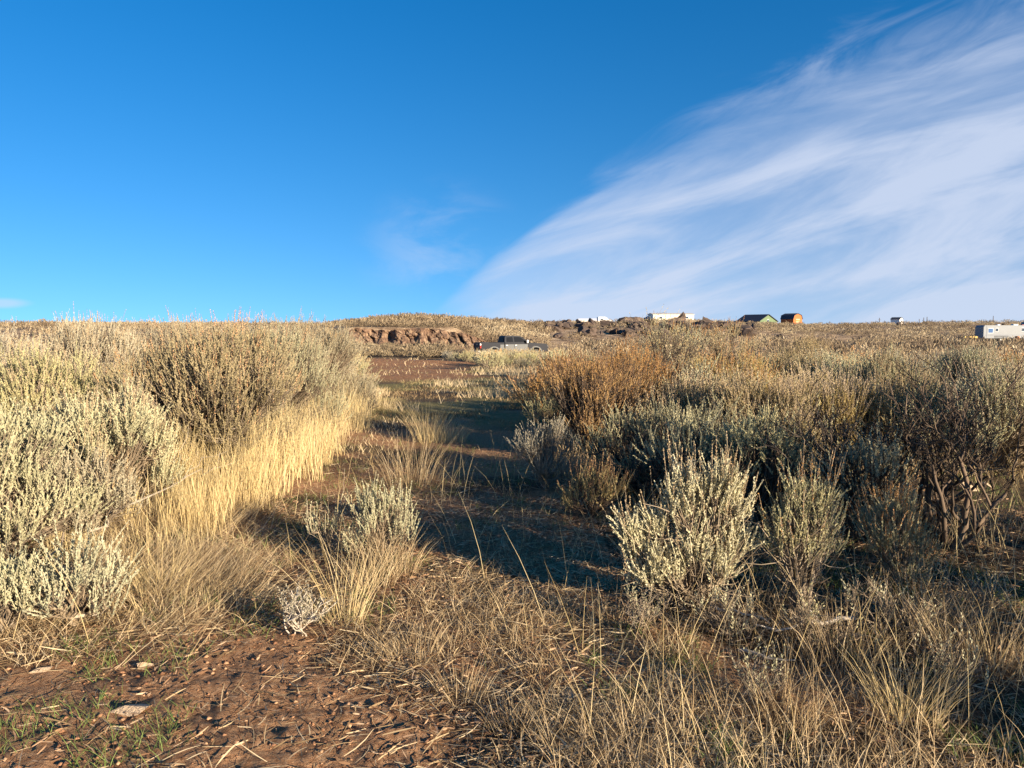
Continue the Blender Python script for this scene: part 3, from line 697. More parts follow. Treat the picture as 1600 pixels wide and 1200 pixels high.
gable_house('garden_shed', 'tiny white shed alone on the right skyline', 'shed', 1399, 300, R(-52), 3.6, 2.9, 2.0, .7, WH, DKROOF, [((1.82, 0, 1.2), (.05, .6, .5))], dz=.1, eave=.15)
# white roofs and camper left of the cream house
gable_house('mobile_home', 'low white mobile home roof left of the cream house', 'house', 922, 300, R(2), 9.5, 5, .9, .7, WH, simple('white_roof', (.8, .8, .8), .5), [((1.5, -2.52, .3), (.8, .05, .5))], dz=.4)
def camper():
    x, y = at(943, 285); t = tag(empty('camper_van', (x, y, T(x, y)-.2), R(8)), 'small white camper with cab parked beside the low white roof', 'camper')
    prism('body', WH, t, [(-2.6, .5), (1.2, .5), (1.2, 1.1), (2.9, 1.1), (2.7, 1.7), (1.5, 1.9), (1.1, 2.5), (.3, 2.9), (-2.5, 2.9)], -1.1, 1.1, bev=.06)
    f = box('window', TRIM, t, (-1.2, -1.11, 2.0), (1.1, .04, .7)); box('pane', GLS, f, (-1.2, -1.14, 2.0), (.95, .03, .55)); box('windshield', GLS, t, (1.35, 0, 2.2), (.05, 1.8, .5), 0, Euler((0, R(-32), 0)))
    for a in (-1.7, 2.0):
        for s in (-1, 1): cyl('wheel', BLK, t, (a, s*1.0, .4), .4, .25)
camper()

# thin posts on the right skyline
PW = simple('weathered_post', (.10, .08, .065), .9, noise=.3)
def post(px, r, h, label, arm=False):
    x, y = at(px, r); t = tag(empty('wooden_post', (x, y, T(x, y)-.2)), label, 'post', 'posts on the right skyline')
    bm = bmesh.new(); bmesh.ops.create_cone(bm, cap_ends=True, segments=8, radius1=.16, radius2=.12, depth=h+.2); bmesh.ops.translate(bm, vec=(0, 0, h/2), verts=bm.verts)
    bmobj('shaft', bm, PW, t)
    if arm: box('crossbar', PW, t, (0, 0, h*.8), (1.1, .1, .12))
for i, (px, h) in enumerate([(1434, 2.2), (1441, 2.9), (1446, 3.3)]):
    post(px, 300, h, ['short weathered post, leftmost of three on the right skyline', 'middle weathered post of three on the right skyline', 'tallest weathered post, rightmost of three on the right skyline'][i])
post(1372, 290, 3.2, 'crossbarred post on the skyline left of the tiny white shed', True); post(1219, 250, 3.6, 'thin pole standing just left of the orange barn')
post(1549, 340, 3.3, 'thin pole on the skyline above the left end of the white trailer'); post(1092, 300, 1.9, 'short crossbarred post right of the cream house', True)

# ------------------------------------------------------------------ boulders
def rock_mesh(seed, mat, flat=1., sub=3, rough=.5, cuts=7):
    rng = random.Random(seed); bm = bmesh.new(); bmesh.ops.create_icosphere(bm, subdivisions=sub, radius=1)
    co = np.array([v.co[:] for v in bm.verts])
    d = 1+rough*(fbm(co[:, 0]*1.3+seed, co[:, 1]*1.3+co[:, 2]*1.1, seed, 4)-.5)*1.6
    for _ in range(cuts):
        n = Vector((rng.gauss(0, 1), rng.gauss(0, 1), rng.gauss(0, 1))).normalized(); lim = rng.uniform(.42, .8)
        k = co*d[:, None]; p = k @ np.array(n); over = np.maximum(p-lim, 0); co2 = k-over[:, None]*np.array(n)[None]*1.0
        nrm = np.linalg.norm(co2, axis=1); d = nrm; co = co2/np.maximum(nrm[:, None], 1e-6)
    co = co*d[:, None]
    for v, c in zip(bm.verts, co): v.co = (c[0], c[1], c[2]*flat)
    me = bpy.data.meshes.new('rock'); bm.to_mesh(me); bm.free(); me.materials.append(mat); return me
rngS = np.random.default_rng(77)
RM = [rock_mesh(s, MAT['basalt'], .8, 3, 1.1, 16) for s in (1, 2, 3, 4, 5, 6)]
cnt = 0
for i in range(2500):
    if cnt >= 190: break
    px = rngS.uniform(848, 1180) if rngS.random() < .75 else rngS.uniform(1180, 1600); x_, y_ = at(px, 1.)
    d1 = float(np.interp(px, PX, D1)); d0 = float(np.interp(px, PX, D0))
    if px < 1180: r = rngS.uniform(d1*.68, d1*1.0)
    else: r = rngS.uniform(d0*.85, d1*.9)
    x, y = at(px, r/math.hypot(x_, 1.))
    if fbm(x*.05, y*.05, 91) < (.44 if px < 1180 else .56): continue
    s = rngS.uniform(.55, 1.75)**1.2*(1.2 if px < 1180 else .7); zr = rngS.uniform(.45, 1.0)
    o = obj('basalt_boulder', RM[cnt % 6]); o.location = (x, y, T(x, y)+.1*s); o.rotation_euler = (rngS.uniform(-.6, .6), rngS.uniform(-.6, .6), rngS.uniform(0, 6.28)); o.scale = (s*rngS.uniform(.8, 1.6), s*rngS.uniform(.7, 1.2), s*zr)
    bw = next(w for lim, w in [(850, 'above the parked truck'), (900, 'right above the front of the truck'), (960, 'below the white camper'), (1015, 'left of the cream house'), (1090, 'below the cream house'), (1150, 'between the cream and green houses'), (1215, 'below the green gabled house'), (1290, 'below the orange barn'), (1390, 'left of the tiny white shed'), (1500, 'right of the tiny white shed'), (9999, 'above the white trailer')] if px < lim)
    tag(o, f"{'large' if s > 1.45 else 'small' if s < .85 else 'middling'} {'flat' if zr < .62 else 'blocky' if zr > .85 else 'rounded'} dark basalt boulder in the {'upper' if r > d1*.9 else 'lower'} scrub {bw}", 'boulder', 'dark boulders on the right-hand ridge'); cnt += 1

# pale stones lying near the camera
SM = rock_mesh(11, MAT['stone'], .35, 3, .5); SM2 = rock_mesh(12, MAT['stone'], .5, 3, .6)
for (px, py, sx, sy, rz, lab, me) in [
    (182, 1136, .115, .05, .1, 'long flat pale stone lying on the red soil near the bottom left', SM),
    (40, 1068, .07, .03, .5, 'narrow tan stone on the soil at the left edge', SM),
    (205, 1060, .05, .022, .6, 'small slanted tan stone above the long flat stone', SM2),
    (1518, 768, .16, .11, .2, 'pale rounded rock seen through the bare branches at right', SM2),
    (1552, 766, .13, .10, .9, 'smaller pale rock right of the rounded one behind bare branches', SM2)]:
    x, y = gp(px, py); o = obj('stone', me); o.location = (x, y, T(x, y)+.01); o.scale = (sx, sy, min(sx, sy*1.6)*1.0); o.rotation_euler = (0, 0, rz); tag(o, lab, 'stone')

# ------------------------------------------------------------------ shrubs close enough to tell apart
big = dict(nc=44, ns=60, nl=20, leaf=.029, wid=.0092, sl=.15, upright=1.2, clump=.27)
def sb(p, label, h, r, seed, **kw):
    k = dict(nc=18, ns=44, nl=20, leaf=.025, wid=.0082, sl=.125, upright=1.15); k.update(kw)
    if 'seeds' in k and k['seeds'] < .08: k['seeds'] = 0
    return make_bush('sagebrush', p[0], p[1], label, 'sagebrush', h, r, seed, **k)
# left of the track
sb(gp(330, 742), 'broad sagebrush with a dark hollow of bare trunks at its foot behind the golden grass', 1.48, 1.05, 1, mf='sage_gold', ms='rust', seeds=.10, **{**big, 'low': .5})
sb(at(425, 10.6), 'grey-gold sagebrush between the hollow-footed bush and the dirt clearing', 1.42, .95, 2, mf='sage', seeds=.14, **big)
sb(at(487, 13.6), 'tall pale grey sagebrush nearest the red dirt clearing', 1.66, 1.12, 3, mf='sage_pale', seeds=.14, **big)
sb(at(395, 15.5), 'pale sagebrush behind the one nearest the dirt clearing', 1.68, 1.2, 4, mf='sage_pale', seeds=.14, **big)
sb(at(275, 12.6), 'tall grey sagebrush on the skyline above the hollow-footed bush', 1.52, 1.3, 5, mf='sage_pale', seeds=.16, **big)
sb(at(125, 11.2), 'tallest grey sagebrush at upper left, its tips over the skyline', 1.60, 1.15, 6, mf='sage_pale', seeds=.16, **big)
sb(at(55, 7.4), 'sagebrush with tan tips in the left foreground beneath the tallest one', 1.22, .85, 7, mf='sage', seeds=.12, **big)
sb(gp(165, 800), 'olive sagebrush beside the golden grass, right of the left edge bushes', .98, .55, 8, seeds=.10, **{**big, 'nc': 20})
sb(at(248, 7.9), 'sagebrush with orange peaked tips left of the dark hollow', 1.12, .6, 9, mf='sage', ms='rust', seeds=.16, **{**big, 'nc': 22})
sb(at(-20, 9.5), 'pale sagebrush cut by the left edge below the brown slope', 1.45, 1.0, 10, mf='sage_pale', seeds=.2, **big)
sb(gp(-30, 880), 'dense sagebrush cut by the left edge of the photo', .95, .6, 11, seeds=.05, **{**big, 'nc': 22})
sb(gp(105, 985), 'small loose sagebrush over a forked dead branch at lower left', .46, .26, 12, mf='sage_green', nc=9, ns=18, seeds=.0, sl=.14)
sb(gp(-12, 1000), 'small sagebrush half cut by the left edge near the bottom', .38, .20, 13, mf='sage_green', nc=10, ns=22, seeds=.0, sl=.14)
sb(gp(120, 850), 'tan-green sagebrush at the lower end of the left bushes, beside fallen sticks', .62, .38, 51, mf='sage_pale', seeds=.1, nc=14, ns=28)
# middle of the track
sb(gp(592, 890), 'small domed silvery sagebrush standing alone in the track', .53, .25, 14, mf='sage_green', nc=12, ns=24, nl=18, seeds=.02, low=.9, sl=.12, leaf=.02, wid=.007, upright=1.8)
sb(gp(505, 880), 'sparse spindly sagebrush sprigs left of the small domed one', .42, .16, 15, mf='sage_green', nc=5, ns=8, nl=14, seeds=.1, low=.6, sl=.14, leaf=.02, wid=.006, upright=1.6)
make_bare('dead_shrub', *gp(462, 1008), 'small bleached dead shrub fanning out of the red soil', 'dead shrub', .27, .26, 16, mb='bark_pale', mf='sage_pale', leafy=.6, trunk=.006, levels=2, fork=3, first=7, spread=1.4)
# right foreground
jl = [(.06, .02, .62, .13), (-.10, 0, .58, .12), (.18, .0, .58, .12), (.0, .05, .45, .13), (.14, .04, .42, .12), (-.02, -.03, .32, .12), (.22, .02, .36, .11), (-.24, 0, .28, .11), (-.33, .02, .30, .10), (-.18, -.03, .20, .11), (-.30, -.02, .17, .09), (-.08, .05, .68, .09), (.12, 0, .70, .09), (.1, -.05, .22, .1), (-.4, 0, .40, .05), (-.24, .03, .42, .05)]
sb(gp(1098, 960), 'bright two-lobed silvery sagebrush standing before the dark shade, right of the track', .97, .42, 17, mf='sage_cream', mb='bark_light', lobes=jl, ns=60, nl=22, leaf=.025, wid=.0098, sl=.12, upright=1.2)
kl = [(.0, 0, .58, .12), (-.1, .02, .50, .12), (.12, 0, .52, .12), (.05, .05, .44, .13), (-.12, 0, .38, .1), (.16, .03, .38, .1), (.02, -.05, .36, .11), (-.02, .03, .66, .09), (.1, .02, .62, .08)]
sb(gp(1262, 968), 'olive sagebrush with a few rusty seed spikes, just right of the two-lobed one', .92, .3, 18, mf='sage', ms='rust', lobes=kl, ns=40, nl=15, leaf=.022, wid=.0085, sl=.11, seeds=.12, upright=1.2)
sb(gp(1418, 925), 'little sagebrush with a rust coloured top under the bare branches', .56, .24, 19, mf='sage', ms='rust', nc=10, ns=20, seeds=.55, sl=.12, low=.7, stalk=.10)
make_bare('bare_shrub', *gp(1352, 850), 'leafless gnarled shrub with long arching branches, left of the two bare ones', 'bare shrub', 1.34, .85, 20, leafy=.35, trunk=.032, levels=3, first=5, fork=3)
make_bare('bare_shrub', *gp(1492, 862), 'leafless gnarled shrub with thick forked trunk nearest the right edge', 'bare shrub', 1.45, 1.0, 21, leafy=.35, trunk=.036, levels=3, first=6, fork=3)
sb(at(922, 9.3), 'orange tipped shrub with dark trunk at the right side of the track', 1.34, .62, 22, mf='amber', ms='rust', mb='bark', nc=22, ns=34, nl=14, seeds=.8, low=.62, leaf=.028, wid=.009)
sb(at(992, 10.6), 'orange shrub behind the dark trunked one at the track', 1.38, .6, 23, mf='amber', ms='rust', mb='bark', nc=20, ns=34, nl=14, seeds=.9, low=.6, leaf=.028, wid=.009)
mids = dict(nc=26, ns=50, nl=18, leaf=.029, wid=.010, sl=.15, clump=.27)
sb(at(1085, 8.8), 'pale spired sagebrush behind the two-lobed silvery one', 1.0, .65, 24, mf='sage_gold', seeds=.4, **mids)
sb(at(1195, 8.2), 'straw coloured sagebrush left of the leafless shrubs', 1.02, .70, 25, mf='sage_gold', seeds=.4, **mids)
sb(at(1300, 9.2), 'sagebrush right behind the left leafless shrub', .98, .75, 26, seeds=.4, mf='sage_gold', **mids)
sb(at(1150, 11.2), 'tan topped sagebrush below the tall dark trunked shrub', 1.2, .75, 27, mf='sage_gold', ms='rust', seeds=.3, **mids)
sb(at(1430, 9.0), 'sagebrush seen between the two leafless shrubs', 1.0, .7, 28, mf='sage_gold', seeds=.4, **mids)
sb(at(1580, 8.2), 'greyish sagebrush behind the right leafless shrub, cut by the right edge', 1.22, .75, 29, seeds=.3, **mids)
sb(at(1520, 12.), 'bright yellowish sagebrush above the right leafless shrub', 1.36, .7, 30, mf='sage_green', seeds=.1, **mids)
sb(at(1385, 12.5), 'sagebrush with dark branches above and between the leafless shrubs', 1.25, .8, 31, mf='sage', seeds=.4, **mids)
sb(gp(856, 765), 'blue grey sagebrush in the shade at the right verge of the track', .72, .32, 32, mf='sage_pale', nc=10, ns=26, seeds=.0, upright=1.4)
sb(gp(925, 815), 'low rusty tipped shrub in the shade left of the two-lobed sagebrush', .42, .28, 33, mf='sage_gold', ms='rust', mb='bark', nc=9, ns=20, seeds=.6, sl=.1, stalk=.09)
sb(at(985, 7.4), 'dim sagebrush in the shadow behind the low rusty shrub', .85, .5, 34, mf='sage', mb='bark', nc=14, ns=26, seeds=.1)
make_bare('bare_shrub', *at(1060, 6.6), 'shaded leafless shrub behind the top of the two-lobed sagebrush', 'bare shrub', .75, .6, 35, leafy=.3, trunk=.02, levels=3)
make_bare('bare_shrub', *at(1190, 6.4), 'tangle of dark twigs behind the olive sagebrush', 'bare shrub', .8, .7, 36, leafy=.25, trunk=.022, levels=3)
sb(at(1048, 21), 'tallest orange tipped shrub with black forked trunk reaching the skyline right of the truck', 1.95, 1.15, 37, mf='sage', ms='rust', mb='bark', nc=12, ns=20, nl=12, leaf=.05, wid=.015, sl=.3, seeds=.35, low=.9, clump=.22)
make_bare('bare_shrub', *at(1040, 19.5), 'black branched open shrub standing in the tallest orange tipped one', 'bare shrub', 2.05, 1.2, 90, leafy=.9, leaf=.045, wid=.016, mf='sage_gold', trunk=.07, levels=3, first=5, fork=3)
sb(at(1135, 24), 'brown tipped shrub reaching up between the tallest shrub and the green gabled house', 1.95, 1.1, 38, mf='sage_gold', ms='rust', mb='bark', nc=16, ns=20, nl=12, leaf=.05, wid=.015, sl=.3, seeds=.4, low=.8, clump=.24)
sb(at(1255, 26), 'tan tufted shrub standing out of the scrub below the orange barn', 1.5, .9, 39, mf='sage_gold', ms='tanseed', nc=16, ns=22, nl=12, leaf=.05, wid=.015, sl=.3, seeds=.7)
for i, (px, py, h, r, lab) in enumerate([(1150, 1015, .30, .28, 'low tangle of grey twigs at the foot of the two-lobed sagebrush'), (1290, 1045, .34, .30, 'brown twiggy tangle just below the bleached forked branch'), (1400, 1010, .38, .32, 'twiggy dead shrub below the little rust topped sagebrush'), (1540, 1000, .42, .34, 'dead twigs rising under the right leafless shrub near the edge'), (1190, 1120, .22, .24, 'low dead twigs in the straw at the bottom right of centre'), (1500, 1110, .30, .28, 'grey twig tangle beside the yellow tuft at lower right'), (1010, 1000, .26, .24, 'sparse dead twigs in the dark left of the two-lobed sagebrush')]):
    make_bare('dead_shrub', *gp(px, py), lab, 'dead shrub', h, r, 130+i, mb='bark_light', leafy=.15, trunk=.006, levels=2, fork=4, first=7, spread=1.3, rmin=.0016)
# just outside the right edge, their shadows fall into the picture
for i, (x, y, h, r) in enumerate([(5.4, 5.0, 1.5, .85), (4.45, 3.35, 1.95, .8), (4.6, 4.7, 1.5, .75), (2.05, 6.0, .95, .45), (2.7, 5.5, .8, .4), (1.75, 7.2, 1.02, .55), (2.95, 2.3, .5, .4), (3.4, 1.6, .5, .4), (2.3, 1.15, .4, .3), (1.55, 6.3, .9, .42), (3.85, 2.75, 1.7, .6)]):
    sb((x, y), ['sagebrush just outside the right edge beyond the bare shrubs', 'lower sagebrush outside the right edge near the camera', 'tall sagebrush just outside the right edge between two others', 'shaded sagebrush low between the two-lobed one and the bare shrub', 'dim sagebrush at the foot of the left leafless shrub', 'dim sagebrush behind the tangle of dark twigs', 'knee-high sagebrush outside the lower right edge', 'second low sagebrush outside the lower right edge, nearest the camera side', 'smallest sagebrush outside the lower right edge', 'dim sagebrush right behind the two-lobed one', 'tall sagebrush outside the right edge, nearest of the tall ones'][i], h, r, 40+i, seeds=.05, mb='bark', nc=16, ns=26)

# ------------------------------------------------------------------ fallen branches
def branch(p0, p1, rad, seed, label, forks=3, lift=.05, mb='bark_pale'):
    rnd = random.Random(seed); rng = np.random.default_rng(seed)
    a = np.array([p0[0], p0[1], T(*p0)+.02+rad]); b = np.array([p1[0], p1[1], T(*p1)+.02+lift]); L = np.linalg.norm(b-a)
    G = Geo()
    k = 12; t = np.linspace(0, 1, k)[:, None]; P = a+(b-a)*t+np.stack([fbm(t[:, 0]*5+seed, t[:, 0]*0, seed)-.5, fbm(t[:, 0]*5, t[:, 0]*0+3, seed+2)-.5, .5*(fbm(t[:, 0]*5, t[:, 0]*0+7, seed+4)-.2)], 1)*L*.30
    G.add(*tubes(P[None], (rad*(1-.7*t[:, 0]))[None], 7, rng))
    for _ in range(forks):
        i = rnd.randint(2, k-2); d = P[i+1]-P[i]; d /= np.linalg.norm(d)
        s = np.array([rnd.gauss(0, .6), rnd.gauss(0, .6), rnd.uniform(0, .6)])+d; s /= np.linalg.norm(s); l = L*rnd.uniform(.2, .45)
        q = P[i]+s[None]*np.linspace(0, l, 7)[:, None]+rng.normal(0, l*.055, (7, 3)); q[0] = P[i]
        G.add(*tubes(q[None], (rad*.55*(1-.7*i/k)*np.linspace(1, .3, 7))[None], 5, rng))
    o = obj('fallen_branch', G.mesh('fallen_branch', MAT[mb])); return tag(o, label, 'branch')
branch(gp(125, 1010), gp(60, 905), .016, 1, 'forked dead branch leaning over the soil at lower left', 3, .16, 'bark_light')
branch(gp(120, 990), gp(40, 968), .012, 2, 'short dead branch lying flat beside the forked one at lower left', 1, .03, 'bark_pale')
branch(gp(140, 860), gp(330, 775), .010, 3, 'long grey stick lying along the top of the golden grass', 3, .25, 'bark_pale')
branch(gp(210, 800), gp(400, 742), .012, 4, 'pale fallen branch below the dark hollow of the broad sagebrush', 3, .14, 'bark_pale')
branch(gp(1255, 830), gp(1350, 850), .024, 5, 'thick bleached limb lying under the left leafless shrub', 2, .10, 'bark_pale')
branch(gp(1345, 1002), gp(1200, 1025), .013, 6, 'bleached forked branch in the dark gap below the olive sagebrush', 5, .06, 'bark_pale')
branch(gp(1130, 970), gp(1210, 1010), .011, 7, 'thin pale branch at the foot of the two-lobed sagebrush', 3, .05, 'bark_pale')
branch(gp(1170, 1045), gp(1260, 1070), .010, 8, 'short pale stick below the bleached forked branch', 2, .03, 'bark_pale')

# ------------------------------------------------------------------ scrub of the middle distance
protos = {}
for k, (mf, ms, sd_) in enumerate([('sage', 'tanseed', .3), ('sage_pale', 'tanseed', .35), ('sage_gold', 'tanseed', .35), ('amber', 'rust', .5), ('sage', 'rust', .15), ('sage_green', 'tanseed', .05)]):
    for lod, prm in (('near', dict(nc=13, ns=22, nl=12, leaf=.05, wid=.015, sl=.24)), ('mid', dict(nc=9, ns=16, nl=8, leaf=.09, wid=.03, sl=.28, bare=.3, sides=3))):
        B, Fo, Se = bush_geo(500+k, 1., .62, seeds=sd_, **prm)
        G = Geo()
        for i, g in enumerate((B, Fo, Se)):
            for V, Q, r_, n0 in zip(g.V, g.Q, g.R, np.cumsum([0]+[len(v) for v in g.V[:-1]])): G.add(V, Q-n0, r_, i)
        protos[(k, lod)] = (G.mesh('shrub', [MAT['bark_light'], MAT[mf], MAT[ms]]), None)
bm_bare = []
for s in (61, 62):
    B, Fo = bare_geo(s, 1., .7, leafy=.35, levels=3, trunk=.025); G = Geo()
    for V, Q, r_, n0 in zip(B.V, B.Q, B.R, np.cumsum([0]+[len(v) for v in B.V[:-1]])): G.add(V, Q-n0, r_, 0)
    for V, Q, r_ in zip(Fo.V, Fo.Q, Fo.R): G.add(V, Q, r_, 1)
    bm_bare.append(G.mesh('shrub', [MAT['bark'], MAT['sage']]))
rg = np.random.default_rng(5)
placed = [(o.location.x, o.location.y, .8) for o in bpy.data.objects if o.name.startswith(('sagebrush', 'bare_shrub'))]
PL = np.array(placed); NP = len(PL)
pts = []
zones = []
def try_place(x, y, md):
    global PL
    if len(PL) and (np.hypot(PL[:, 0]-x, PL[:, 1]-y) < md).any(): return False
    PL = np.vstack([PL, [x, y, md]]); return True
cand = []
for i in range(9000):
    y = math.sqrt(rg.uniform(8.5**2, 62**2)); px = rg.uniform(-60, 1660); x = (px-800)/F*y
    if bool(on_track(np.array(x), np.array(y))): continue
    if 540 < px < 860 and y > 14 and not (px > 735 and y > 40 and rg.random() < .5): continue
    if px < 560 and y < 15: continue
    if px < 560 and y > 50 and px > 490: continue
    md = .78 if y < 22 else (1.15 if y < 40 else 1.6)
    if fbm(x*.16, y*.16, 71) < .36: continue
    if try_place(x, y, md): cand.append((y, x, px))
cand.sort()
# shrubs standing in front of the truck hide its wheels
for px, r in ((742, 61), (757, 62), (775, 60.5), (790, 62), (806, 61), (822, 62.5), (838, 61), (852, 62), (868, 60), (728, 58), (760, 50), (785, 47), (700, 62), (712, 60), (815, 53), (840, 49)):
    cand.append((r, at(px, r)[0], px))
cand.sort(); N_IND = 255
for n, (y, x, px) in enumerate(cand[:N_IND]+[c for c in cand[N_IND:] if 690 < c[2] < 880]):
    f = rg.random(); warm = fbm(x*.12, y*.12, 81)
    k = 3 if warm > .58 and f < .6 else int(rg.choice([0, 1, 2, 4, 5], p=[.3, .25, .2, .15, .1]))
    if 480 < px < 640 and k == 3: k = 0
    if 690 < px < 880 and y > 44: sc = rg.uniform(.7, 1.0)
    elif px < 560: sc = rg.uniform(.95, 1.4)
    else: sc = rg.uniform(.55, 1.15)*(1 if y < 25 else .95)
    if 985 < px < 1115 and 12 < y < 20.5: sc *= .65
    me = protos[(k, 'near' if y < 24 else 'mid')][0]
    name, cat = 'sagebrush', 'sagebrush'
    if f > .88 and y < 30: me = bm_bare[n % 2]; name = 'bare_shrub'; cat = 'bare shrub'
    o = obj(name, me); o.location = (x, y, T(x, y)-.03); o.rotation_euler = (0, 0, rg.uniform(0, 6.28)); o.scale = (sc*rg.uniform(.9, 1.35), sc*rg.uniform(.9, 1.35), sc)
    col = ['grey-green', 'pale grey', 'straw coloured', 'rusty tipped', 'brown tipped', 'light green'][k]
    if f > .88 and y < 30: col = 'leafless'
    size = 'big' if sc > 1.1 else 'small' if sc < .78 else 'middling'
    marks = [(60, 'at the left edge'), (170, 'above the left foreground bushes'), (300, 'left of the hollow-footed sagebrush'), (420, 'above the hollow-footed sagebrush'), (560, 'left of the clearing'), (735, 'left of the parked truck'), (800, 'before the rear half of the truck'), (860, 'before the front half of the truck'), (960, 'behind the orange tipped shrubs'), (1090, 'below the cream house'), (1200, 'below the green gabled house'), (1290, 'below the orange barn'), (1360, 'right of the orange barn'), (1430, 'below the tiny white shed'), (1520, 'between the tiny shed and the trailer'), (9999, 'below the white trailer')]
    where = next(w for lim, w in marks if px < lim); dist = 'near' if y < 13 else 'middle' if y < 20 else 'farther' if y < 32 else 'far'
    lab0 = f'{size} {col} shrub in the {dist} scrub {where}'
    if px < 620: lab, g = 'grey sagebrush in the scrub behind the tall bushes on the left', 'sagebrush behind the tall left bushes'
    elif px < 880: lab, g = 'low grey-brown shrub around the parked truck at the edge of the clearing', 'low shrubs around the truck'
    elif y < 22: lab, g = 'knee-high shrub in the dense scrub behind the bare shrubs and right of the track', 'shrubs of the nearer scrub on the right'
    else: lab, g = 'low shrub in the distant flat scrub on the right, short of the ridge', 'shrubs of the farther scrub on the right'
    if name == 'bare_shrub': lab = 'leafless twiggy shrub amid the dense scrub on the right' if px > 880 else 'leafless twiggy shrub behind the tall bushes on the left'; g = 'leafless shrubs on the right' if px > 880 else 'leafless shrubs on the left'
    tag(o, lab0, cat, g)

# everything farther out reads as one mass of scrub
def far_scrub(name, P, hs, nq, mats, seed, rad=.62, fine=1.):
    rng = np.random.default_rng(seed); n = len(P)
    c = rng.random((n, nq)); az = rng.random((n, nq))*6.28; rr = np.sqrt(rng.random((n, nq)))*rad*1.15
    kk = np.sqrt(np.maximum(0, 1-(rr/(rad*1.2))**2))
    zz = kk*(.25+.75*rng.random((n, nq))**.6)*.72
    base = np.stack([np.cos(az)*rr, np.sin(az)*rr, zz], -1)*hs[:, None, None]+P[:, None]
    D = unit(np.stack([np.cos(az)*rr*.7, np.sin(az)*rr*.7, np.full_like(rr, .8)], -1)+rng.normal(0, .3, (n, nq, 3)))
    L = fine*(.20+.22*rng.random((n, nq)))*hs[:, None]; w = L*(.22+.2*rng.random((n, nq)))
    V, Q = leaves(base.reshape(-1, 3), D.reshape(-1, 3), L.ravel(), w.ravel(), rng)
    tone = np.clip(rng.random((n, 1))*.5+.45*sm(fbm(P[:, :1]*.07, P[:, 1:2]*.07, 95), .35, .65)+.3*rng.random((n, nq))-.12, 0, 1)
    return tag(obj(name, npmesh(name, V, Q, mats, np.repeat(tone.ravel(), 4))), kind='stuff')
rest = [c for c in cand[N_IND:] if not 690 < c[2] < 880]
P = [(x, y, T(x, y)) for y, x, px in rest]
rg2 = np.random.default_rng(8); n = 26000
pxs = rg2.uniform(-120, 1720, n); ys = np.sqrt(rg2.uniform(60**2, 250**2, n)); xs = (pxs-800)/F*ys
keep = (.6*fbm(xs*.06, ys*.06, 73)+.4*fbm(xs*.22, ys*.22, 74)) > .46
keep &= ~((pxs > 520) & (pxs < 725) & (ys > 85.5) & (ys < 94)); keep &= ~((pxs > 550) & (pxs < 870) & (ys < 63)); keep &= ~((pxs > 720) & (pxs < 870) & (ys < 71))
keep &= ~((pxs > 820) & (pxs < 1170) & (ys > 125) & (rg2.random(n) < .65)); keep &= ~((pxs > 1500) & (ys > 136) & (ys < 153))
xe = rg2.uniform(540, 860, 2600); ye = rg2.uniform(95, 160, 2600); xs = np.concatenate([xs[keep], (xe-800)/F*ye]); ys = np.concatenate([ys[keep], ye]); k2 = fbm(xs*.15, ys*.15, 76) > .36; xs, ys = xs[k2], ys[k2]; zs = terr(xs, ys)
A = np.array(P+list(zip(xs, ys, zs)))
hs = np.concatenate([rg2.uniform(.6, .95, len(P)), (.35+1.35*rg2.random(len(xs))**2.2)])
far_scrub('distant_scrub', A, hs, 44, MAT['scrub'], 9, fine=.72)['label'] = 'brown and grey scrub covering the distant flat and ridge'
# pale bushes in a row under the bank, taller scrub on the near far flat
n = 150; px2 = rg2.uniform(545, 700, n); y2 = rg2.uniform(66, 84, n); x2 = (px2-800)/F*y2
far_scrub('pale_scrub_row', np.stack([x2, y2, terr(x2, y2)], 1), rg2.uniform(.6, 1.15, n), 220, MAT['scrub_tan'], 10, fine=.6)['label'] = 'row of pale bushes between the clearing and the eroded bank'
# horizon scrub far right
n = 2600; px3 = rg2.uniform(-100, 1700, n); y3 = rg2.uniform(240, 600, n); x3 = (px3-800)/F*y3
far_scrub('horizon_scrub', np.stack([x3, y3, terr(x3, y3)], 1), rg2.uniform(.8, 1.9, n), 26, MAT['scrub'], 11)['label'] = 'dark dots of scrub along the far skyline'

# ------------------------------------------------------------------ grasses
def scatter(n, fn, y0, y1, px0=-80, px1=1680, seed=0):
    rng = np.random.default_rng(seed); Y = np.exp(rng.uniform(math.log(y0), math.log(y1), n)) if y1/y0 > 4 else np.sqrt(rng.uniform(y0**2, y1**2, n))
    X = (rng.uniform(px0, px1, n)-800)/F*Y
    k = rng.random(n) < fn(X, Y); return X[k], Y[k], rng
def clumpy(X, Y, sc, seed, a=.42, b=.6): return sm(fbm(X*sc, Y*sc, seed, 3), a, b)
GOLD_E = ([0, 3.2, 4.2, 5.2, 6.2, 7.5, 9, 11, 14, 18, 22], [-1.6, -1.6, -1.75, -1.95, -2.1, -2.1, -2.1, -2.2, -2.6, -3.7, -5])
GOLD_W = ([0, 3.2, 4.2, 5.2, 6.2, 7.5, 9, 11, 14, 18, 22], [-3.2, -3.2, -3.5, -3.9, -3.9, -3.7, -3.7, -3.5, -3.7, -4.6, -5.6])
def gold_fn(X, Y):
    e = np.interp(Y, *GOLD_E)+(fbm(X*1.2, Y*1.2, 101)-.5)*.8; w = np.interp(Y, *GOLD_W)+(fbm(X*1.1, Y*1.1, 102)-.5)*1.3
    return sm(e-X, 0, .35)*sm(X-w, 0, .5)*(.25+.75*sm(Y, 4.6, 6.2))*sm(Y, 3.7, 4.5)*(1-sm(Y, 17, 20))*(.12+.88*clumpy(X, Y, 3.2, 103, .38, .58))
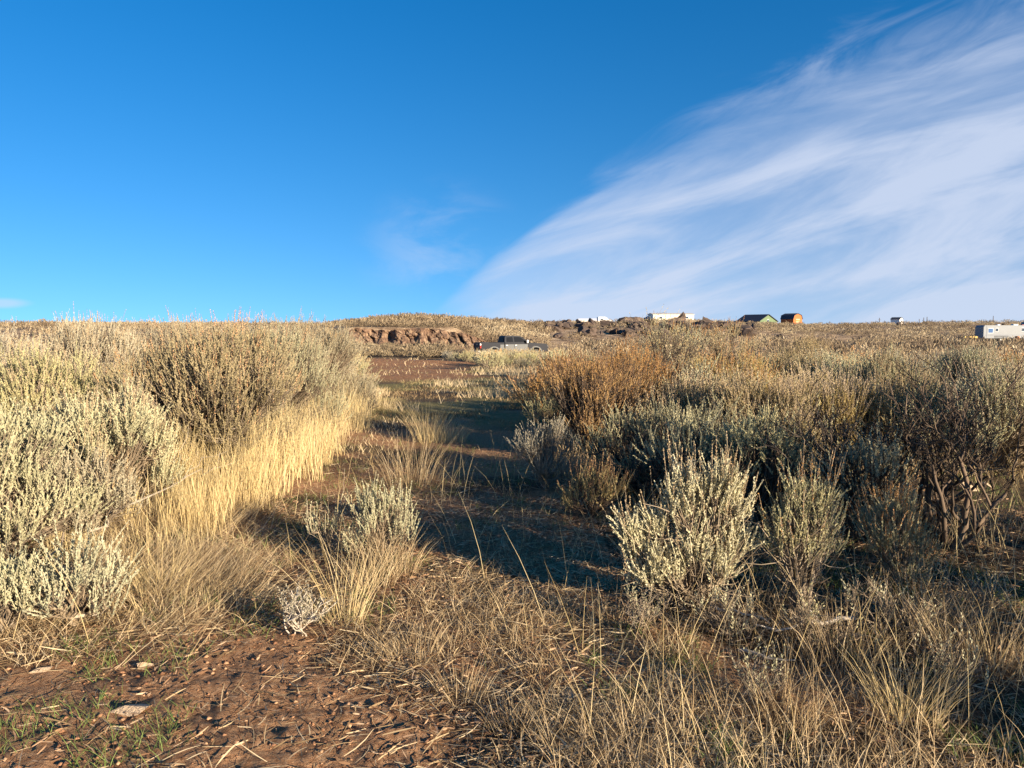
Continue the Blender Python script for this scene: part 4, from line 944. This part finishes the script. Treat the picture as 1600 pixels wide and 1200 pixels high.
def stuff(name, V, Q, r, mat, label): o = obj(name, npmesh(name, V, Q, mat, r)); tag(o, label, kind='stuff'); return o
# tall golden grass along the left verge
X, Y, rng = scatter(90000, gold_fn, 3.6, 20, 60, 720, 201)
n = len(X); tall = sm(Y, 4.0, 7.0)
h = (.20+.32*rng.random(n))*(.30+.85*tall)*(.25+1.5*fbm(X*2.1, Y*2.1, 109, 3))*np.where(rng.random(n) < .06, 1.35, 1.); az = rng.random(n)*6.28
stuff('tall_golden_grass', *blades(X, Y, terr(X, Y)-.01, h, .0022+.0022*rng.random(n)+Y*.0002, .03+.22*rng.random(n), .02+.28*rng.random(n)**2, az, rng, tone=.15+.75*fbm(X*2, Y*2, 105)), MAT['gold'], 'tall golden dry grass along the left verge of the track')
# grass laid flat on the inner side of the verge
def flat_fn(X, Y):
    e = np.interp(Y, *GOLD_E)+.45-.5*sm(Y, 5.5, 7); return sm(e-X, 0, .3)*sm(X-(e-1.7), 0, .4)*sm(Y, 3.3, 4.6)*(1-sm(Y, 12, 15))*(.12+.88*clumpy(X, Y, 2.1, 111, .42, .62))*.62
X, Y, rng = scatter(70000, flat_fn, 3.3, 15, 60, 760, 203); n = len(X)
az = rng.normal(-.2, .9, n)+(fbm(X*1.3, Y*1.3, 107)-.5)*6
stuff('matted_grass', *blades(X, Y, terr(X, Y)+.005, .14+.2*rng.random(n), .0022+.002*rng.random(n), .85+.1*rng.random(n), -.1+.25*rng.random(n), az, rng), MAT['straw'], 'pale matted grass lying between the golden grass and the track')
# straw litter everywhere near
def litter(n, fn, y0, y1, L, w, mat, name, label, seed, zup=.012):
    X, Y, rng = scatter(n, fn, y0, y1, seed=seed); n = len(X)
    az = rng.random(n)*6.28+0; l = L*(.35+rng.random(n)); tl = rng.normal(.04, .14, n)
    bz = terr(X, Y)+.004+zup*rng.random(n)
    k = 4; t = np.linspace(0, 1, k)[None]; cv_ = rng.normal(0, .22, n)
    ux, uy = np.cos(az), np.sin(az)
    P = np.stack([X[:, None]+ux[:, None]*l[:, None]*t-uy[:, None]*(cv_*l)[:, None]*t*t, Y[:, None]+uy[:, None]*l[:, None]*t+ux[:, None]*(cv_*l)[:, None]*t*t, bz[:, None]+np.abs(tl*l)[:, None]*t], -1)
    ww = w*(.5+rng.random(n)); wd = np.stack([-uy, ux, rng.normal(0, .6, n)], 1)
    V = np.stack([P-wd[:, None]*(ww[:, None]*np.array([.6, 1, 1, .4]))[..., None]*.5, P+wd[:, None]*(ww[:, None]*np.array([.6, 1, 1, .4]))[..., None]*.5], 2).reshape(-1, 3)
    b = (np.arange(n)*k*2)[:, None]; i = (np.arange(k-1)*2)[None]
    Q = np.stack([b+i, b+i+1, b+i+3, b+i+2], -1).reshape(-1, 4)
    stuff(name, V, Q, np.repeat(np.clip(rng.random(n), 0, 1), 2*k), mat, label)
litter(120000, lambda X, Y: (1-.93*in_dirt(X, Y))*(1-.75*sm(X, .4, 1.4))*(1-.6*sm(Y, 4.6, 6))*(.2+.8*clumpy(X, Y, 1.4, 121, .35, .55)), 2.2, 9, .11, .0032, MAT['straw'], 'straw_litter', 'dry straw strewn over the ground near the camera', 205)
litter(70000, lambda X, Y: (1-.78*in_dirt(X, Y))*(1-.5*sm(X, .4, 1.4))*(.1+.9*clumpy(X, Y, 2.1, 123, .3, .55)), 2.0, 7, .042, .0045, MAT['rusty_litter'], 'brown_litter', 'brown chips and leaf scraps on the soil near the camera', 207, .02)
# mixed short grass of the near ground
def short_fn(X, Y): return (1-in_dirt(X, Y))*clumpy(X, Y, 2.4, 131, .42, .60)*(1-.82*sm(X, .3, 1.1))*(1-.8*on_track(X, Y)*sm(Y, 4.6, 6))
X, Y, rng = scatter(90000, short_fn, 2.3, 13, seed=209); n = len(X); hh = .05+.13*rng.random(n)**1.5
stuff('short_dry_grass', *blades(X, Y, terr(X, Y)-.005, hh, .002+.002*rng.random(n), .2+.45*rng.random(n), .1+.4*rng.random(n), rng.random(n)*6.28, rng), MAT['straw'], 'short dry grass in tufts over the near ground')
def green_fn(X, Y): return clumpy(X, Y, 1.1, 141, .53, .62)*clumpy(X, Y, 5, 143, .45, .6)*(.4+.6*(1-in_dirt(X, Y)))
X, Y, rng = scatter(90000, green_fn, 2.3, 14, seed=211); n = len(X)
stuff('green_grass', *blades(X, Y, terr(X, Y)-.005, .03+.07*rng.random(n), .002+.002*rng.random(n), .2+.4*rng.random(n), .1+.4*rng.random(n), rng.random(n)*6.28, rng), MAT['green'], 'small fresh green grass sprouts between the dry litter')
# taller straw on the right foreground and among the shrubs
def right_fn(X, Y): return sm(X-(.35+.12*(Y-3)), 0, .9)*(.05+.95*clumpy(X, Y, 2.6, 151, .5, .64))*.26
X, Y, rng = scatter(52000, right_fn, 2.2, 9, seed=213); n = len(X); hh = .10+.26*rng.random(n)**1.5
stuff('tall_straw_grass', *blades(X, Y, terr(X, Y)-.01, hh, .0022+.0022*rng.random(n), .05+.4*rng.random(n), .05+.45*rng.random(n), rng.random(n)*6.28, rng, tone=.2+.7*fbm(X*2.3, Y*2.3, 155)), MAT['straw'], 'thin straw stalks standing over the right foreground')
X, Y, rng = scatter(5000, lambda X, Y: (X > .3)*.6*clumpy(X, Y, 2, 157, .45, .62)+.10*(1-in_dirt(X, Y)), 2.3, 9, seed=215); n = len(X)
V, Q, r_ = blades(X, Y, terr(X, Y), .3+.3*rng.random(n), .0028+.001*rng.random(n), .05+.35*rng.random(n), .05+.35*rng.random(n), rng.random(n)*6.28, rng)
stuff('grass_stalks', V, Q, r_, MAT['gold'], 'scattered long grass stalks with bent tips in the foreground')
# grass of the track and the clearing
def mid_fn(X, Y):
    px = pix(X, Y); return sm(px, 430, 560)*(1-sm(px, 880, 1000))*clumpy(X, Y, .9, 161, .40, .6)*(1-.85*in_clear(X, Y))*(.12+.88*sm(Y, 11.5, 14.5))
X, Y, rng = scatter(70000, mid_fn, 8, 62, 380, 1050, 217); n = len(X); g = clumpy(X, Y, .5, 163, .46, .58)
hh = (.05+.10*rng.random(n))*(.6+1.5*g)*(.4+.6*sm(Y, 11, 15))
stuff('clearing_grass', *blades(X, Y, terr(X, Y)-.01, hh, .003+Y*.00055, .15+.4*rng.random(n), .1+.3*rng.random(n), rng.random(n)*6.28, rng, tone=.15+.75*g), MAT['straw'], 'low straw grass over the track and clearing')
X, Y, rng = scatter(60000, lambda X, Y: mid_fn(X, Y)*clumpy(X, Y, .45, 165, .42, .55), 10, 55, 480, 950, 219); n = len(X)
stuff('clearing_green', *blades(X, Y, terr(X, Y)-.01, .04+.06*rng.random(n), .004+Y*.0006, .3+.4*rng.random(n), .1+.3*rng.random(n), rng.random(n)*6.28, rng), MAT['olive'], 'olive green grass growing low across the track')
# grass between the scrub of the flats
def field_fn(X, Y):
    return (~on_track(X, Y))*(.35+.65*clumpy(X, Y, .35, 171, .4, .6))*(1-in_clear(X, Y))
X, Y, rng = scatter(130000, field_fn, 8, 90, -60, 1660, 221); n = len(X)
stuff('field_grass', *blades(X, Y, terr(X, Y)-.01, .14+.26*rng.random(n), .004+Y*.0006, .1+.35*rng.random(n), .1+.3*rng.random(n), rng.random(n)*6.28, rng, tone=.3+.6*fbm(X*.4, Y*.4, 173)), MAT['straw'], 'dry grass between the shrubs of the flats')
# clods and pebbles on the soil
def clods(n, y0, y1, seed):
    X, Y, rng = scatter(n, lambda X, Y: .15+.85*in_dirt(X, Y), y0, y1, seed=seed); n = len(X)
    s = .002+.013*rng.random(n)**5; oc = np.array([[1, 0, 0], [0, 1, 0], [-1, 0, 0], [0, -1, 0], [0, 0, 1], [0, 0, -1.]])
    V = (oc[None]*(.6+.7*rng.random((n, 6, 1)))*[1.3, 1, .6]); a = rng.random(n)*6.28; c, s_ = np.cos(a)[:, None], np.sin(a)[:, None]
    V = np.stack([V[..., 0]*c-V[..., 1]*s_, V[..., 0]*s_+V[..., 1]*c, V[..., 2]], -1)*s[:, None, None]+np.stack([X, Y, terr(X, Y)+s*.4], 1)[:, None]
    f = np.array([[0, 1, 4], [1, 2, 4], [2, 3, 4], [3, 0, 4], [1, 0, 5], [2, 1, 5], [3, 2, 5], [0, 3, 5]])
    Q = (np.arange(n)*6)[:, None, None]+f[None]
    stuff('soil_clods', V.reshape(-1, 3), Q.reshape(-1, 3), np.repeat(rng.random(n), 6), MAT['clod'], 'crumbs and clods of red-brown earth near the camera')
clods(24000, 2., 7, 223)

# single tufts of grass one can point at
def tuft(p, h, r, n, label, mat='gold', seed=0, lean=.3, w=.003):
    rng = np.random.default_rng(seed); root = (p[0], p[1], T(*p))
    a = rng.random(n)*6.28; q = np.sqrt(rng.random(n))*r
    X = np.cos(a)*q; Y = np.sin(a)*q; az = a+rng.normal(0, .5, n); f = q/r
    V, Q, rr = blades(X, Y, np.zeros(n)-.02, h*(.45+.6*rng.random(n)), w*(.7+.6*rng.random(n)), lean*f+.05*rng.random(n), .1+.35*rng.random(n), az, rng, 4)
    o = obj('grass_tuft', npmesh('grass_tuft', V, Q, MAT[mat], rr)); o.location = root
    return tag(o, label, 'grass tuft', 'tufts of dry grass')
TF = [(668, 690, .75, .22, 300, 'tall golden tuft standing alone at the sunlit head of the shadowed track', 'gold'),
      (700, 692, .42, .25, 260, 'shorter yellow tuft right of the tall golden one', 'gold'),
      (640, 760, .62, .30, 300, 'shaded grey tuft of upright stalks in the dark of the track', 'straw'),
      (590, 640, .45, .35, 300, 'pale tuft at the end of the golden verge', 'gold'),
      (770, 620, .5, .5, 320, 'wide pale tuft in the clearing below the truck', 'gold'),
      (835, 625, .5, .3, 240, 'pale tuft against the orange shrub', 'gold'),
      (530, 985, .62, .10, 90, 'thin fan of long straws left of the little domed sagebrush', 'gold'),
      (575, 925, .36, .16, 200, 'straw tuft at the foot of the little domed sagebrush', 'straw'),
      (618, 905, .34, .12, 160, 'narrow straw tuft right under the little domed sagebrush', 'straw'),
      (640, 1040, .20, .14, 130, 'low straw tuft with green blades mid foreground', 'straw'),
      (720, 1110, .24, .10, 110, 'thin upright tuft on the litter near the bottom centre', 'straw'),
      (800, 1160, .16, .10, 100, 'small tuft at the bottom centre', 'straw'),
      (240, 935, .28, .14, 220, 'pale tuft on the lower end of the golden verge', 'gold'),
      (1440, 1140, .34, .13, 190, 'yellow tuft near the lower right corner', 'gold'),
      (1330, 1060, .34, .16, 150, 'straw tuft below the bleached forked branch', 'straw'),
      (1250, 1150, .30, .14, 130, 'thin straw tuft at the bottom, right of centre', 'straw'),
      (1560, 1060, .40, .2, 190, 'tall straw tuft at the right edge foreground', 'straw'),
      (960, 985, .26, .07, 40, 'few long straws sticking out of the dark shade', 'straw'),
      (1060, 1040, .22, .1, 70, 'sparse tuft below the two-lobed sagebrush', 'straw'),
      (1470, 1000, .42, .2, 200, 'straw tuft under the right leafless shrub', 'straw')]
for i, (px, py, h, r, n, lab, m) in enumerate(TF): tuft(gp(px, py), h, r, n, lab, m, 300+i)
print('faces', sum(len(o.data.polygons) for o in bpy.data.objects if o.type == 'MESH'), 'objects', len(bpy.data.objects))
